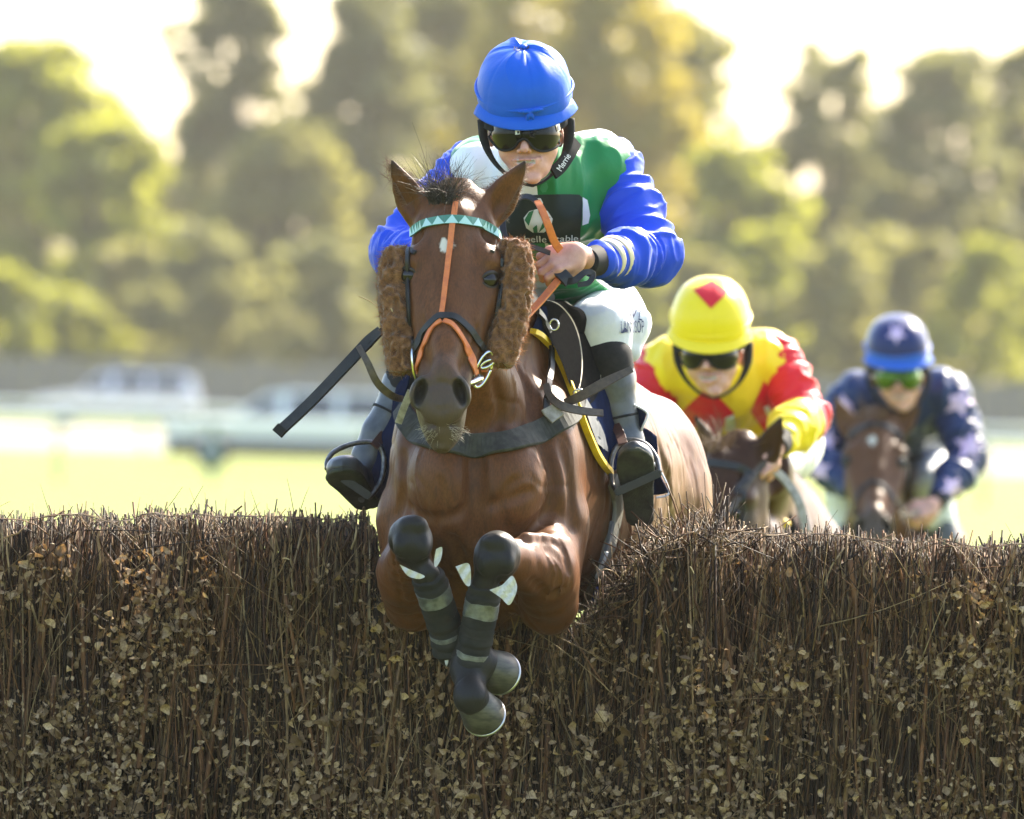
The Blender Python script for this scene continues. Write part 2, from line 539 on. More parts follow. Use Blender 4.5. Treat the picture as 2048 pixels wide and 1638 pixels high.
def leafmat(name, c1, c2, trans, tcol, rough=.55, skew=1.0, tex=0):
    """thin leaves that let the low sun through"""
    m, nt, b, out = nmat(name)
    g = nt.nodes.new('ShaderNodeNewGeometry')
    fac = g.outputs['Random Per Island']
    if skew != 1.0:
        pw = nt.nodes.new('ShaderNodeMath'); pw.operation = 'POWER'; pw.inputs[1].default_value = skew
        nt.links.new(fac, pw.inputs[0]); fac = pw.outputs[0]
    col = mixc(nt, fac, tuple(c1), tuple(c2))
    if tex: col = mixc(nt, ramp(nt, noise(nt, tex, 4, objco(nt)), .4, .8), col, tuple(x * .45 for x in c2))
    nt.links.new(col, b.inputs['Base Color']); b.inputs['Roughness'].default_value = rough
    b.inputs['Specular IOR Level'].default_value = .3
    t = nt.nodes.new('ShaderNodeBsdfTranslucent')
    tc = mixc(nt, g.outputs['Random Per Island'], tuple(tcol), tuple(x * .6 for x in tcol))
    nt.links.new(tc, t.inputs[0])
    mx = nt.nodes.new('ShaderNodeMixShader'); mx.inputs[0].default_value = trans
    nt.links.new(b.outputs[0], mx.inputs[1]); nt.links.new(t.outputs[0], mx.inputs[2]); nt.links.new(mx.outputs[0], out.inputs[0])
    return m
# ------------------------------------------------------------------ turf, path, far things
def grass_mat():
    m, nt, b, out = nmat('turf')
    v = objco(nt)
    c = mixc(nt, ramp(nt, noise(nt, .35, 5, v), .3, .7), (.128, .158, .004), (.178, .185, .006))
    c = mixc(nt, ramp(nt, noise(nt, 18, 3, v), .3, .75), c, (.085, .12, .002))
    nt.links.new(c, b.inputs['Base Color']); b.inputs['Roughness'].default_value = .8
    b.inputs['Specular IOR Level'].default_value = .15
    return m
FALL = -.35          # the course drops a little beyond the fence
mk('ground', [(-3000, -200, 0), (3000, -200, 0), (3000, 60, 0), (-3000, 60, 0), (3000, 185, FALL), (-3000, 185, FALL), (3000, 4000, FALL), (-3000, 4000, FALL)], [(0, 1, 2, 3), (3, 2, 4, 5), (5, 4, 6, 7)], grass_mat(), None, False)['kind'] = 'structure'
mk('path', [(-120, 262, FALL + .004), (120, 258, FALL + .004), (120, 330, FALL + .004), (-120, 338, FALL + .004)], [(0, 1, 2, 3)], mat('pale_gravel', (.22, .19, .135), .9, (.17, .15, .10), .5), None, False)['kind'] = 'structure'
def gx(px, Y):
    """x of a thing standing Y metres away that is seen at photo column px"""
    return (px - 1024) * PXM / DIST * Y
M_RAIL = mat('white_plastic_rail', (.80, .80, .78), .4)
M_POST = mat('teal_plastic_post', (.03, .17, .14), .5)
def running_rail(Y, x0, x1, h, step, label, ph=0.0):
    r = empty('running_rail', ((x0 + x1) / 2, Y, 0), label, 'rail')
    tube('rail', [(x0, Y, h), ((x0 + x1) / 2, Y, h), (x1, Y, h)], .045, M_RAIL, r, 20, 12)
    x = x0 + ph
    while x < x1:
        m = MB(); m.box((x, Y + .12, h * .5 - .03), (.045, .045, h * .5 - .03), bev=.01)
        m.box((x, Y + .05, h - .08), (.035, .10, .035)); m.build('post', M_POST, r)
        x += step
    return r
running_rail(196, -20, 22, 1.02, 2.42, 'near white running rail on teal posts crossing the bright grass', .8)
running_rail(258, -25, 27, .95, 3.4, 'far white running rail in front of the pale gravel path', .4)
M_GLASS = mat('car_glass', (.02, .025, .03), .06, spec=.8)
M_TYRE = mat('tyre', (.012, .012, .012), .8)
M_ALLOY = mat('alloy_wheel', (.4, .4, .41), .35, metal=.9)
M_LAMP = mat('headlamp', (.75, .75, .72), .15)
M_TAIL = mat('tail_lamp', (.45, .02, .02), .2)
M_TRIM = mat('dark_plastic_trim', (.02, .02, .022), .6)
def car(x, Y, paint, label, L=4.4, Hh=1.48, flip=1, est=False):
    """hatchback seen side on: sills, arches, glasshouse, wheels, lamps, mirrors"""
    r = empty('parked_car', (x, Y, 0), label, 'car', 'cars parked beyond the running rail')
    W = .88; s = flip
    low = [(-.5, .30), (-.5, .62), (-.47, .78), (-.30, .93), (-.20, .97), (.34, .98), (.46, .95), (.5, .80), (.5, .32)]
    if est: low[5:7] = [(.40, 1.0), (.49, .96)]
    body = MB()
    n = len(low)
    arch = []
    outline = []
    for cx in (.32, -.31):
        for a in np.linspace(0, math.pi, 9): arch.append((cx + .085 * math.cos(a), .30 + .37 * math.sin(a)))
    outline = low + arch
    pts = [(q[0] * L * s, q[1]) for q in outline]
    V = []
    for yy, sc in ((-W, .97), (-W * .96, 1.0), (W * .96, 1.0), (W, .97)):
        for px, pz in pts: V.append((x + px * sc, Y + yy, .65 + (pz - .65) * sc))
    k = len(pts)
    F = [tuple(range(k)), tuple(3 * k + i for i in range(k))[::-1]]
    for a in range(3):
        for i in range(k): F.append((a * k + i, a * k + (i + 1) % k, (a + 1) * k + (i + 1) % k, (a + 1) * k + i))
    mk('body', V, F, paint, r, False)
    gh = [(-.235, .955), (-.08, Hh - .06), (.02, Hh), (.25, Hh - .01), (.36, Hh - .12), (.455, .96)]
    if est: gh = [(-.235, .955), (-.10, Hh - .06), (.0, Hh), (.38, Hh - .01), (.45, Hh - .10), (.485, .96)]
    def band(nm, pts, w0, w1, m_, par, shrink=1.0):
        V = []
        for side in (-1, 1):
            for px, pz in pts:
                w = w0 + (w1 - w0) * (pz - .95) / (Hh - .95)
                V.append((x + px * L * s, Y + side * w * shrink, pz))
        k = len(pts)
        F = [tuple(range(k)), tuple(k + i for i in range(k))[::-1]] + [(i, (i + 1) % k, k + (i + 1) % k, k + i) for i in range(k)]
        return mk(nm, V, F, m_, par, False)
    band('roof', gh, .80, .62, paint, r)
    for a, b in ((-.185, -.055 if est else -.03), (-.015, .17), (.195, .34 if not est else .40)):
        def top(u): return np.interp(u, [g[0] for g in gh], [g[1] for g in gh]) - .075
        w = [(a, 1.0), (a + .012, min(top(a + .012), top(a + .02))), ((a + b) / 2, top((a + b) / 2)), (b, top(b)), (b, 1.0)]
        band('window', w, .80, .62, M_GLASS, r, 1.012)
    for cx in (.32, -.31):
        for side in (-1, 1):
            c = np.array([x + cx * L * s, Y + side * .80, .31])
            t = tube('wheel', [c - np.array([0, .10, 0]), c + np.array([0, .10, 0])], .31, M_TYRE, r, 6, 24)
            tube('rim', [c + np.array([0, side * .085, 0]), c + np.array([0, side * .108, 0])], .20, M_ALLOY, t, 4, 14)
    for side in (-1, 1):
        m = MB(); m.box((x - .475 * L * s, Y + side * .66, .72), (.07, .16, .07), bev=.02); m.build('headlight', M_LAMP, r)
        m = MB(); m.box((x + .485 * L * s, Y + side * .70, .80), (.06, .12, .11), bev=.02); m.build('tail_light', M_TAIL, r)
        m = MB(); m.box((x - .19 * L * s, Y + side * .97, 1.02), (.07, .09, .055), bev=.02); m.build('door_mirror', paint, r)
    m = MB(); m.box((x, Y, .40), (L * .485, W * 1.004, .16), bev=.03); m.build('sill', M_TRIM, r)
    return r
M_WPAINT = mat('white_car_paint', (.60, .61, .62), .25, coat=.5)
M_SPAINT = mat('silver_car_paint', (.55, .55, .56), .3, coat=.5, metal=.3)
car(gx(585, 225), 225, M_WPAINT, 'white estate car just behind the near rail left of the leading horse', 4.6, 1.45, 1, True)
car(gx(235, 330), 330, M_SPAINT, 'pale silver car farther off on the path at far left', 4.4, 1.52, 1, True)
def far_fence():
    r = empty('boundary_fence', (0, 362, 0), 'long grey timber boundary fence along the foot of the tree line', 'fence')
    m = MB(); x = -62
    while x < 64:
        hh = 1.85 + .05 * math.sin(x * 3.1)
        m.box((x + .24, 362 + .02 * math.sin(x * 7), hh / 2), (.235, .02, hh / 2)); x += .5
    m.build('boards', mat('weathered_boards', (.20, .175, .165), .85, (.13, .115, .11), 3), r)
    for i in range(23):
        m = MB(); m.box((-62 + i * 5.7, 361.8, 1.0), (.08, .08, 1.0)); m.build('post', mat('fence_post', (.15, .13, .12), .9) if i == 0 else bpy.data.materials['fence_post'], r)
far_fence()

# ------------------------------------------------------------------ trees
M_BARK = mat('bark', (.055, .042, .030), .9, (.09, .07, .05), 5, bscale=14, bstr=.6, bdist=.02)
LEAFS = {
 'green': leafmat('summer_leaves', (.085, .110, .022), (.15, .170, .036), .55, (.56, .56, .05)),
 'olive': leafmat('olive_leaves', (.115, .112, .042), (.17, .158, .062), .52, (.48, .45, .10)),
 'gold': leafmat('yellowing_leaves', (.15, .135, .022), (.24, .20, .03), .5, (.62, .50, .05)),
 'dark': leafmat('dark_leaves', (.095, .100, .045), (.14, .14, .065), .5, (.38, .37, .11)),
}
def tree(px, ytop, hw, kind, Y, label, cat_='tree', shape='round', dens=1.0, seed=0, base=None, name=None, leaf=.30):
    g = np.random.default_rng(seed + 100)
    s = PXM / DIST * Y
    hor = 720 + (px - 1024) * ROLL
    Ht = EYE_H + (hor - ytop) * s
    x = gx(px, Y); W = hw * s
    r = empty(name or {'round': 'broadleaf_tree', 'tall': 'conifer_tree', 'bush': 'shrub'}[shape], (x, Y, 0), label, cat_, 'trees and shrubs of the far tree line')
    zb = {'round': .18, 'tall': .10, 'bush': .0}[shape] * Ht if base is None else base
    # clump centres
    n = int({'round': 135, 'tall': 80, 'bush': 64}[shape] * dens)
    cen, rad = [], []
    lob = g.uniform(0, 6.28, 4); la = g.uniform(.06, .20, 4)
    while len(cen) < n:
        u = g.uniform(0, 1); a = g.uniform(0, 6.28)
        if shape == 'tall': prof = min(1, (1.04 - u) * 2.6) ** .6 * (.80 + .20 * math.sin(u * 22 + seed))
        elif shape == 'bush': prof = math.sqrt(max(0, 1 - (u * .96) ** 2.4))
        else: prof = (max(0, 1 - abs((u - .44) / .60) ** 2.4)) ** .5
        prof *= 1 + sum(la[k] * math.sin((k + 1) * a + lob[k] + u * 5) for k in range(4))
        rr = W * prof * math.sqrt(g.uniform(.12, 1)) 
        if shape == 'tall' and g.uniform() < .15: continue
        cen.append((x + rr * math.cos(a), Y + rr * .8 * math.sin(a), zb + (Ht - zb) * (.02 + u * .96)))
        rad.append(g.uniform(.42, 1.0) * (.62 if shape != 'round' else .95) * max(.5, W / 2.6) ** .6)
    cen = np.array(cen); rad = np.array(rad)
    per = int(52)
    N = n * per
    ci = np.repeat(np.arange(n), per)
    d = g.normal(0, 1, (N, 3)); d /= np.linalg.norm(d, axis=1, keepdims=True)
    pos = cen[ci] + d * (rad[ci] * g.uniform(.25, 1, N) ** .6)[:, None] * np.array([1.15, 1.1, .72])
    pos[:, 2] = np.clip(pos[:, 2], .05, None)
    sz = leaf * g.uniform(.5, 1.25, N)
    A = g.normal(0, 1, (N, 3)); A /= np.linalg.norm(A, axis=1, keepdims=True)
    B = np.cross(A, d + g.normal(0, .5, (N, 3))); B /= np.maximum(1e-6, np.linalg.norm(B, axis=1, keepdims=True))
    C = np.cross(A, B)
    V = np.stack([pos - A * sz[:, None], pos + B * (sz * .45)[:, None] + C * (sz * .12)[:, None], pos + A * sz[:, None], pos - B * (sz * .45)[:, None] + C * (sz * .12)[:, None]], 1).reshape(-1, 3)
    F = np.arange(N * 4).reshape(N, 4)
    if shape != 'bush':
        top = Ht * (.93 if shape == 'tall' else .72)
        R0 = .022 * Ht
        paths = []; radii = []
        t = np.linspace(0, 1, 8)
        paths.append(np.stack([x + .12 * np.sin(t * 4 + seed) * t, Y + .1 * np.cos(t * 3 + seed) * t, top * t], 1)); radii.append(R0 * (1 - .8 * t) + .02)
        for i in range(22):
            j = g.integers(0, n); tz = g.uniform(.2, .8)
            p0 = np.array([x, Y, min(top * tz, cen[j][2] * .92)]); p1 = cen[j]
            q = p0 + (p1 - p0) * t[:, None]; q[:, 2] += .12 * np.sin(t * math.pi) * np.linalg.norm(p1 - p0)
            paths.append(q); radii.append(R0 * .38 * (1 - .85 * t) + .012)
        Vt, Ft, _ = tubes(np.array(paths), np.array(radii), 6, False)
        mk('trunk', Vt, Ft, M_BARK, r)
    mk('crown' if shape != 'bush' else 'foliage', V, F, LEAFS[kind], r, False)
    return r
TREES = [
 (70, 62, 170, 'green', 418, 'round', 1.5, 'broad bright green tree at the left edge of the picture'),
 (205, 225, 120, 'green', 405, 'round', 1.0, 'lower rounded green tree between the left edge tree and the tall loose tree'),
 (458, -130, 112, 'dark', 432, 'round', 1.35, 'tall loose dark tree with many sky gaps standing between two white gaps of sky'),
 (330, 300, 110, 'olive', 440, 'round', .9, 'hazy olive tree left of the foot of the tall loose tree'),
 (560, 232, 130, 'olive', 425, 'round', 1.2, 'dull green tree filling the gap right of the tall loose tree'),
 (715, -50, 120, 'dark', 430, 'round', 1.6, 'big dark olive tree left of the blue-capped rider'),
 (855, -110, 150, 'olive', 445, 'round', 1.7, 'big olive tree rising directly behind the blue cap at its left'),
 (1040, -150, 150, 'gold', 440, 'round', 1.4, 'yellowing tree hidden behind the blue-capped rider'),
 (1215, -130, 150, 'gold', 420, 'round', 1.5, 'bright golden tree right of the blue cap'),
 (1352, 0, 125, 'olive', 436, 'round', 1.1, 'loose olive tree with bright sky gaps at the right flank of the golden tree'),
 (1462, 265, 112, 'green', 410, 'round', 1.0, 'lower green tree above the yellow and red rider'),
 (1645, 58, 112, 'dark', 428, 'round', .95, 'narrow dark tree with sky gaps above the star-sleeved rider'),
 (1752, 215, 100, 'olive', 440, 'round', .8, 'hazy olive tree in the dip between the two dark trees on the right'),
 (1868, 68, 135, 'dark', 424, 'round', 1.2, 'dark rounded tree with pale gaps right of the narrow dark tree'),
 (2030, 62, 95, 'olive', 432, 'round', 1.2, 'olive tree cut by the right edge of the picture'),
]
for i, (px, yt, hw, kd, Y, shp, dn, lab) in enumerate(TREES):
    tree(px, yt, hw, kd, Y, lab, 'tree', shp, dn, i)
BUSH = [(-20, 520, 120, 'green'), (130, 560, 120, 'green'), (255, 470, 120, 'olive'), (400, 430, 130, 'dark'), (520, 520, 120, 'olive'), (640, 440, 130, 'dark'), (780, 470, 130, 'dark'), (930, 420, 130, 'olive'),
        (1090, 430, 130, 'olive'), (1240, 440, 140, 'green'), (1390, 480, 130, 'olive'), (1530, 430, 130, 'green'), (1680, 450, 130, 'olive'), (1820, 440, 140, 'olive'), (1960, 460, 130, 'green'), (2090, 480, 120, 'olive')]
places = ['at the left edge of the tree line', 'under the broad bright green tree', 'below the lower rounded tree left of the tall loose tree', 'at the foot of the tall loose tree', 'right of the foot of the tall loose tree', 'above the raised whip flap', 'left of the bay horse ears',
          'hidden behind the bay horse head', 'behind the rider holding the orange reins', 'beside the bent blue elbow on the right', 'above the yellow cap with a red diamond', 'left of the narrow dark tree', 'above the navy cap', 'between the navy cap and the right edge', 'near the right edge behind the path', 'cut off by the right edge of the picture']
for i, (px, yt, hw, kd) in enumerate(BUSH):
    tree(px, yt, hw, kd, 385 + (i * 7) % 16, 'low dense %s shrub %s' % ({'green': 'green', 'olive': 'olive', 'dark': 'dark'}[kd], places[i]), 'shrub', 'bush', 1.5, 40 + i, leaf=.26)

def far_wood():
    """the wood goes on to both sides of the tree line"""
    g = np.random.default_rng(9); n = 46
    cx = np.concatenate([g.uniform(-75, -21, 330), g.uniform(21.5, 76, 330)])
    top = 9.5 + 2.2 * np.sin(cx * .55) + 1.2 * np.sin(cx * 1.37 + 1)
    c = np.stack([cx, g.uniform(400, 440, len(cx)), top * g.uniform(.04, 1, len(cx))], -1)
    N = len(c) * n; d = g.normal(0, 1, (N, 3)); d /= np.linalg.norm(d, axis=1, keepdims=True)
    pos = np.repeat(c, n, 0) + d * (1.5 * g.uniform(.2, 1, (N, 1)) ** .6); pos[:, 2] = np.clip(pos[:, 2], .1, None)
    A = g.normal(0, 1, (N, 3)); A /= np.linalg.norm(A, axis=1, keepdims=True); B = np.cross(A, d); B /= np.maximum(1e-6, np.linalg.norm(B, axis=1, keepdims=True))
    V = np.stack([pos - A * .34, pos + B * .17, pos + A * .34, pos - B * .17], 1).reshape(-1, 3)
    V[:, 2] += FALL
    mk('far_wood', V, np.arange(N * 4).reshape(N, 4), LEAFS['olive'], None, False)['kind'] = 'stuff'
far_wood()
for o in list(SC.objects):
    if o.parent is None and o.type == 'EMPTY': o.location.z += FALL          # everything so far stands on the lower ground
# ------------------------------------------------------------------ steeplechase fence of packed birch
M_TWIG = None
def twigmat():
    m, nt, b, _ = nmat('birch_bark')
    g = nt.nodes.new('ShaderNodeNewGeometry')
    rp = nt.nodes.new('ShaderNodeValToRGB')
    el = rp.color_ramp.elements
    el[0].position = 0; el[0].color = (.012, .007, .005, 1)
    el[1].position = 1; el[1].color = (.46, .34, .19, 1)
    for p, c in ((.30, (.022, .011, .007, 1)), (.48, (.085, .036, .016, 1)), (.66, (.26, .12, .052, 1)), (.80, (.21, .145, .07, 1)), (.92, (.38, .23, .11, 1))):
        e = el.new(p); e.color = c
    nt.links.new(g.outputs['Random Per Island'], rp.inputs[0])
    n = noise(nt, 55, 3, objco(nt, (1, 1, .4)))
    c = mixc(nt, ramp(nt, n, .3, .8), rp.outputs[0], (.022, .013, .008))
    nt.links.new(c, b.inputs['Base Color']); b.inputs['Roughness'].default_value = .65; b.inputs['Specular IOR Level'].default_value = .2
    return m
M_TWIG = twigmat()
M_CUT = mat('cut_wood', (.50, .38, .21), .8, (.38, .26, .13), 90)
M_DEAD = leafmat('dead_birch_leaves', (.66, .47, .27), (.12, .066, .028), .25, (.5, .26, .09), .75, .85, 160)
M_CORE = mat('shade_black_brushwood', (.006, .004, .003), 1.0, (.012, .008, .006), 30, .1)  # near-black colour stands for the deep shade in the gaps
FD = .62                                                # front face, metres beyond the horse's face
def dip(px):
    return np.interp(px, [740, 770, 810, 1090, 1160, 1190, 1235, 1300, 1385, 1440], [0, .06, .13, .15, .24, .225, .130, .055, .012, 0])
def ztop(x):
    px = 1024 + x / (PXM * 1.02)
    X = np.stack([x, x * 0, x * 0], -1)
    return 1.325 + .010 * vnoise(X, 5, 3) + .012 * vnoise(X, 17, 4) - dip(px) + .02 * dip(px) / .27 * vnoise(X, 30, 5)
def brush_fence():
    g = np.random.default_rng(77)
    r = empty('brush_fence', (0, DIST + FD + .4, 0), 'dark steeplechase fence of upright birch brushwood under the jumping horse', 'fence')
    y0 = DIST + FD
    def grow(n, rmin, rmax, L0, L1, dmax, tilt, low, seg=5, topn=.017, shape=2.2):
        x = g.uniform(-1.75, 1.75, n); dd = dmax * g.uniform(0, 1, n) ** shape
        dd = dd + .22 * np.clip(vnoise(np.stack([x, x * 0, x * 0], -1), 11, 21) + .5 * vnoise(np.stack([x, x * 0, x * 0], -1), 34, 22) + .05, 0, 1)
        zt = ztop(x) + g.normal(0, topn, n) - np.where(g.uniform(0, 1, n) < low, g.uniform(0, .5, n), 0)
        L = np.minimum(g.uniform(L0, L1, n), zt - .02)
        t = np.linspace(0, 1, seg)[None, :]
        tx = g.normal(0, tilt, n) * L; ty = g.normal(0, tilt * .35, n) * L
        bx = g.normal(0, .018, n)
        px_ = x[:, None] - tx[:, None] * (1 - t) + bx[:, None] * np.sin(t * math.pi * g.uniform(.8, 2.2, n)[:, None])
        py_ = y0 + np.maximum(dd[:, None] + ty[:, None] * (1 - t), -.03) + .006 * np.sin(t * 5 + x[:, None] * 40)
        pz_ = (zt - L)[:, None] + L[:, None] * t
        rr = (rmin + (rmax - rmin) * g.uniform(0, 1, n) ** 2.2)[:, None] * (1 - .38 * t)
        return np.stack([px_, py_, pz_], -1), rr
    Vs, Fs, Ms = [], [], []; off = 0
    for args in ((2700, .0011, .0044, .35, 1.15, .85, .07, .22), (1700, .0008, .0020, .25, .9, .20, .18, .5), (750, .003, .0068, .8, 1.25, .60, .05, .25), (2600, .0016, .0040, .08, .30, .85, .09, .0), (1300, .0028, .0058, .06, .22, .80, .06, .0)):
        p, rr = grow(*args)
        V, F, nc = tubes(p, rr, 4, True)
        Vs.append(V); Fs.append(F + off); m = np.zeros(len(F), int); m[len(F) - nc:] = 1; Ms.append(m); off += len(V)
    # side twigs crossing the face
    n = 3200
    x = g.uniform(-1.7, 1.7, n); z = ztop(x) - g.uniform(.0, 1.0, n) ** 1.3 * 1.15 - .01; z = np.clip(z, .05, None)
    t = np.linspace(0, 1, 5)[None, :, None]
    a = g.normal(1.57, .60, n); L = g.uniform(.05, .38, n)
    d = np.stack([np.cos(a), g.normal(-.15, .25, n), np.sin(a)], -1)
    p = np.stack([x, y0 + g.uniform(-.05, .10, n), z], -1)[:, None, :] + (L[:, None] * d)[:, None, :] * t + (g.normal(0, .10, (n, 1, 3)) * L[:, None, None]) * t ** 2
    lim = ztop(p[..., 0]) + .015
    p[..., 2] = np.minimum(p[..., 2], lim)
    V, F, nc = tubes(p, (.0007 + .0012 * g.uniform(0, 1, (n, 1)) ** 2) * (1 - .6 * t[..., 0]), 4, True)
    Vs.append(V); Fs.append(F + off); Ms.append(np.zeros(len(F), int)); off += len(V)
    # broken pieces where the horse brushes through
    n = 1100
    px = g.uniform(1165, 1470, n); x = (px - 1024) * PXM * 1.02
    p0 = np.stack([x, y0 + g.uniform(-.02, .5, n) ** 1.0, ztop(x) + g.normal(.0, .02, n) - .02], -1)
    a = g.uniform(0, 6.28, n); e = g.normal(.5, .5, n); L = g.uniform(.015, .12, n) ** 1.0
    d = np.stack([np.cos(a) * np.cos(e), np.sin(a) * np.cos(e), np.sin(e)], -1)
    p = p0[:, None, :] + (L[:, None] * d)[:, None, :] * t + (g.normal(0, .2, (n, 1, 3)) * L[:, None, None]) * t ** 2
    V, F, nc = tubes(p, (.0008 + .0022 * g.uniform(0, 1, (n, 1)) ** 2) * (1 - .3 * t[..., 0]), 4, True)
    Vs.append(V); Fs.append(F + off); m = np.zeros(len(F), int); m[len(F) - nc:] = 1; Ms.append(m); off += len(V)
    # a few whippy ends above the cut line
    n = 150
    x = g.uniform(-1.6, 1.6, n); keep = dip(1024 + x / (PXM * 1.02)) < .01; x = x[keep]; n = len(x)
    L = .015 + .085 * g.uniform(0, 1, n) ** 3
    p = np.stack([x, y0 + g.uniform(0, .6, n), ztop(x) - .03], -1)[:, None, :] + (np.stack([g.normal(0, .35, n), g.normal(0, .2, n), np.ones(n)], -1) * (L + .03)[:, None])[:, None, :] * t + g.normal(0, .012, (n, 1, 3)) * t ** 2
    V, F, nc = tubes(p, np.full((n, 1), .0012) * (1 - .6 * t[..., 0]), 4, True)
    Vs.append(V); Fs.append(F + off); Ms.append(np.zeros(len(F), int)); off += len(V)
    tw = mk('birch_twigs', np.vstack(Vs), np.vstack(Fs), [M_TWIG, M_CUT], r, False, fmat=np.concatenate(Ms)); tw['kind'] = 'stuff'
    # stouter cut stakes in the face
    for i in range(46):
        x = g.uniform(-1.3, 1.3); zt = float(ztop(np.array([x]))[0]) - .04 - .75 * g.uniform(0, 1) ** 1.3
        L = g.uniform(.3, .7); L = min(L, zt - .02); rr = g.uniform(.0038, .0078); tl = g.normal(0, .10)
        yy = y0 + g.uniform(-.015, .03)
        pts = np.array([(x - tl * L * (1 - q) + .004 * math.sin(q * 5), yy + .03 * (1 - q), zt - L * (1 - q)) for q in np.linspace(0, 1, 8)])
        V, F, nc = tubes(pts[None], np.linspace(rr * 1.15, rr, 8)[None], 7, False)
        topv = len(V) - 7
        Vc = np.vstack([V, [pts[-1] + np.array([.001, -.002, .002])]])
        Fl = [tuple(f) for f in F] + [(topv + k, topv + (k + 1) % 7, len(V)) for k in range(7)]
        mk('stake', Vc, Fl, [M_TWIG, M_CUT], r, True, fmat=[0] * len(F) + [1] * 7)
    # dead leaves still hanging in the brush
    n = 60000
    x = g.uniform(-1.72, 1.72, n)
    u = g.uniform(0, 1, n)
    z = ztop(x) - .06 - 1.15 * u ** .9
    cl = 1.25 * vnoise(np.stack([x, x * 0, z], -1), 6, 12) + .8 * vnoise(np.stack([x, x * 0, z], -1), 15, 13)
    keep = (g.uniform(-.9, 1.0, n) < cl + np.clip((u - .16) * 1.7, -1, .5)) & (z > .03)
    x, z = x[keep], z[keep]; n = len(x)
    sz = (.0035 + .0105 * g.uniform(0, 1, n) ** 1.6) * (1 + .5 * (g.uniform(0, 1, n) > .85))
    A = g.normal(0, 1, (n, 3)); A[:, 2] -= .5; A /= np.linalg.norm(A, axis=1, keepdims=True)
    Nn = g.normal(0, .9, (n, 3)); Nn[:, 1] -= .55; B = np.cross(A, Nn); B /= np.maximum(1e-6, np.linalg.norm(B, axis=1, keepdims=True)); C = np.cross(B, A)
    c = np.stack([x, y0 - .04 + .16 * g.uniform(0, 1, n) ** 1.8, z], -1)
    ts = np.array([-1, -.55, 0, .55, 1.0]); wd = np.array([.10, .50, .66, .42, .03])
    cu = g.normal(0, .55, n); fo = g.uniform(.1, 1.0, n); tw_ = g.normal(0, .35, n)
    rows = []
    for k, (tt, w) in enumerate(zip(ts, wd)):
        for sgn in (-1, 0, 1):
            jag = 1 + g.uniform(-.32, .32, n) if sgn else 1
            q = c + A * (tt * sz)[:, None] * (1.0) + B * (sgn * w * sz * jag)[:, None] + C * (sz * (cu * tt * tt + fo * abs(sgn) * w + tw_ * sgn * tt * w))[:, None]
            rows.append(q)
    V = np.stack(rows, 1).reshape(-1, 3)
    base = (np.arange(n) * 15)[:, None, None]
    q = np.array([[k * 3 + j, k * 3 + j + 1, (k + 1) * 3 + j + 1, (k + 1) * 3 + j] for k in range(4) for j in range(2)])
    F = (base + q[None]).reshape(-1, 4)
    lv = mk('dead_leaves', V, F, M_DEAD, r, False); lv['kind'] = 'stuff'
    # packed heart of the fence, coloured near black as shade behind the twigs
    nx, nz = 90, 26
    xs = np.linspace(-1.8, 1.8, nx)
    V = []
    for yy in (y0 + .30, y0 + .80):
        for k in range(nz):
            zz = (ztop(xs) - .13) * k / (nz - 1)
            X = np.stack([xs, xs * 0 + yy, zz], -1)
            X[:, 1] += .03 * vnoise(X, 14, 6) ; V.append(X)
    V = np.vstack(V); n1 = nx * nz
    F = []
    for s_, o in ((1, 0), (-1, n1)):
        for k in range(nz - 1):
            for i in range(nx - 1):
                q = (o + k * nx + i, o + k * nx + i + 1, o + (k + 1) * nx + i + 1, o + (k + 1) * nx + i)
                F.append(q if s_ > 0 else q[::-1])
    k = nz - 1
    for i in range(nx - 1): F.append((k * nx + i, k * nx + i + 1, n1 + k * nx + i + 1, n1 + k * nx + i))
    mk('shade_core', V, F, M_CORE, r)
    # chips knocked out of the fence hang in the air
    for i, (px, py, d, a, L) in enumerate(((736, 602, .35, 28, .052), (1384, 1140, .2, 60, .02), (783, 620, -.02, 60, .010), (572, 1118, .3, 10, .018))):
        p = P(px, py, d); v = CR * math.cos(math.radians(a)) - CU * math.sin(math.radians(a))
        o = tube('flying_twig', [p - v * L / 2, p + CU * .002, p + v * L / 2], [.0016, .0018, .0012], M_CUT, None, 8, 6)
        tag(o, ['pale broken twig in the air left of the sheepskin', 'pale chip of wood hanging over the lit dip of the fence', 'tiny pale chip stuck by the left sheepskin', 'tiny pale chip in the air over the left part of the fence'][i], 'twig')
brush_fence()
# ------------------------------------------------------------------ horses
def hide_mat(name, c1, c2, black=(.016, .015, .014)):
    m, nt, b, _ = nmat(name)
    vec = objco(nt)
    base = mixc(nt, ramp(nt, noise(nt, 7, 4, vec), .35, .68), tuple(c1), tuple(c2))
    fine = noise(nt, 260, 3, objco(nt, (1, 1, .35)))
    base = mixc(nt, ramp(nt, fine, .35, .75), base, tuple(x * .5 for x in c1))
    base = mixc(nt, ramp(nt, noise(nt, 60, 4, objco(nt, (1, 1, .3))), .5, .8), base, tuple(x * .6 for x in c2))
    a = attr(nt, 'dark')
    base = mixc(nt, a.outputs['Fac'], base, tuple(black))
    g = attr(nt, 'grey')
    base = mixc(nt, g.outputs['Fac'], base, (.055, .047, .038))
    w = attr(nt, 'white')
    base = mixc(nt, w.outputs['Fac'], base, (.62, .57, .5))
    nt.links.new(base, b.inputs['Base Color'])
    b.inputs['Roughness'].default_value = .44
    b.inputs['Specular IOR Level'].default_value = .15
    b.inputs['Sheen Weight'].default_value = .015; b.inputs['Sheen Roughness'].default_value = .35
    b.inputs['Sheen Tint'].default_value = (1, .72, .45, 1)
    bump(nt, b, fine, .45, .002)
    return m
M_BLACK_LEATHER = mat('black_leather', (.008, .008, .008), .42, (.018, .017, .016), 60, .35, bscale=300, bstr=.2, bdist=.0006)
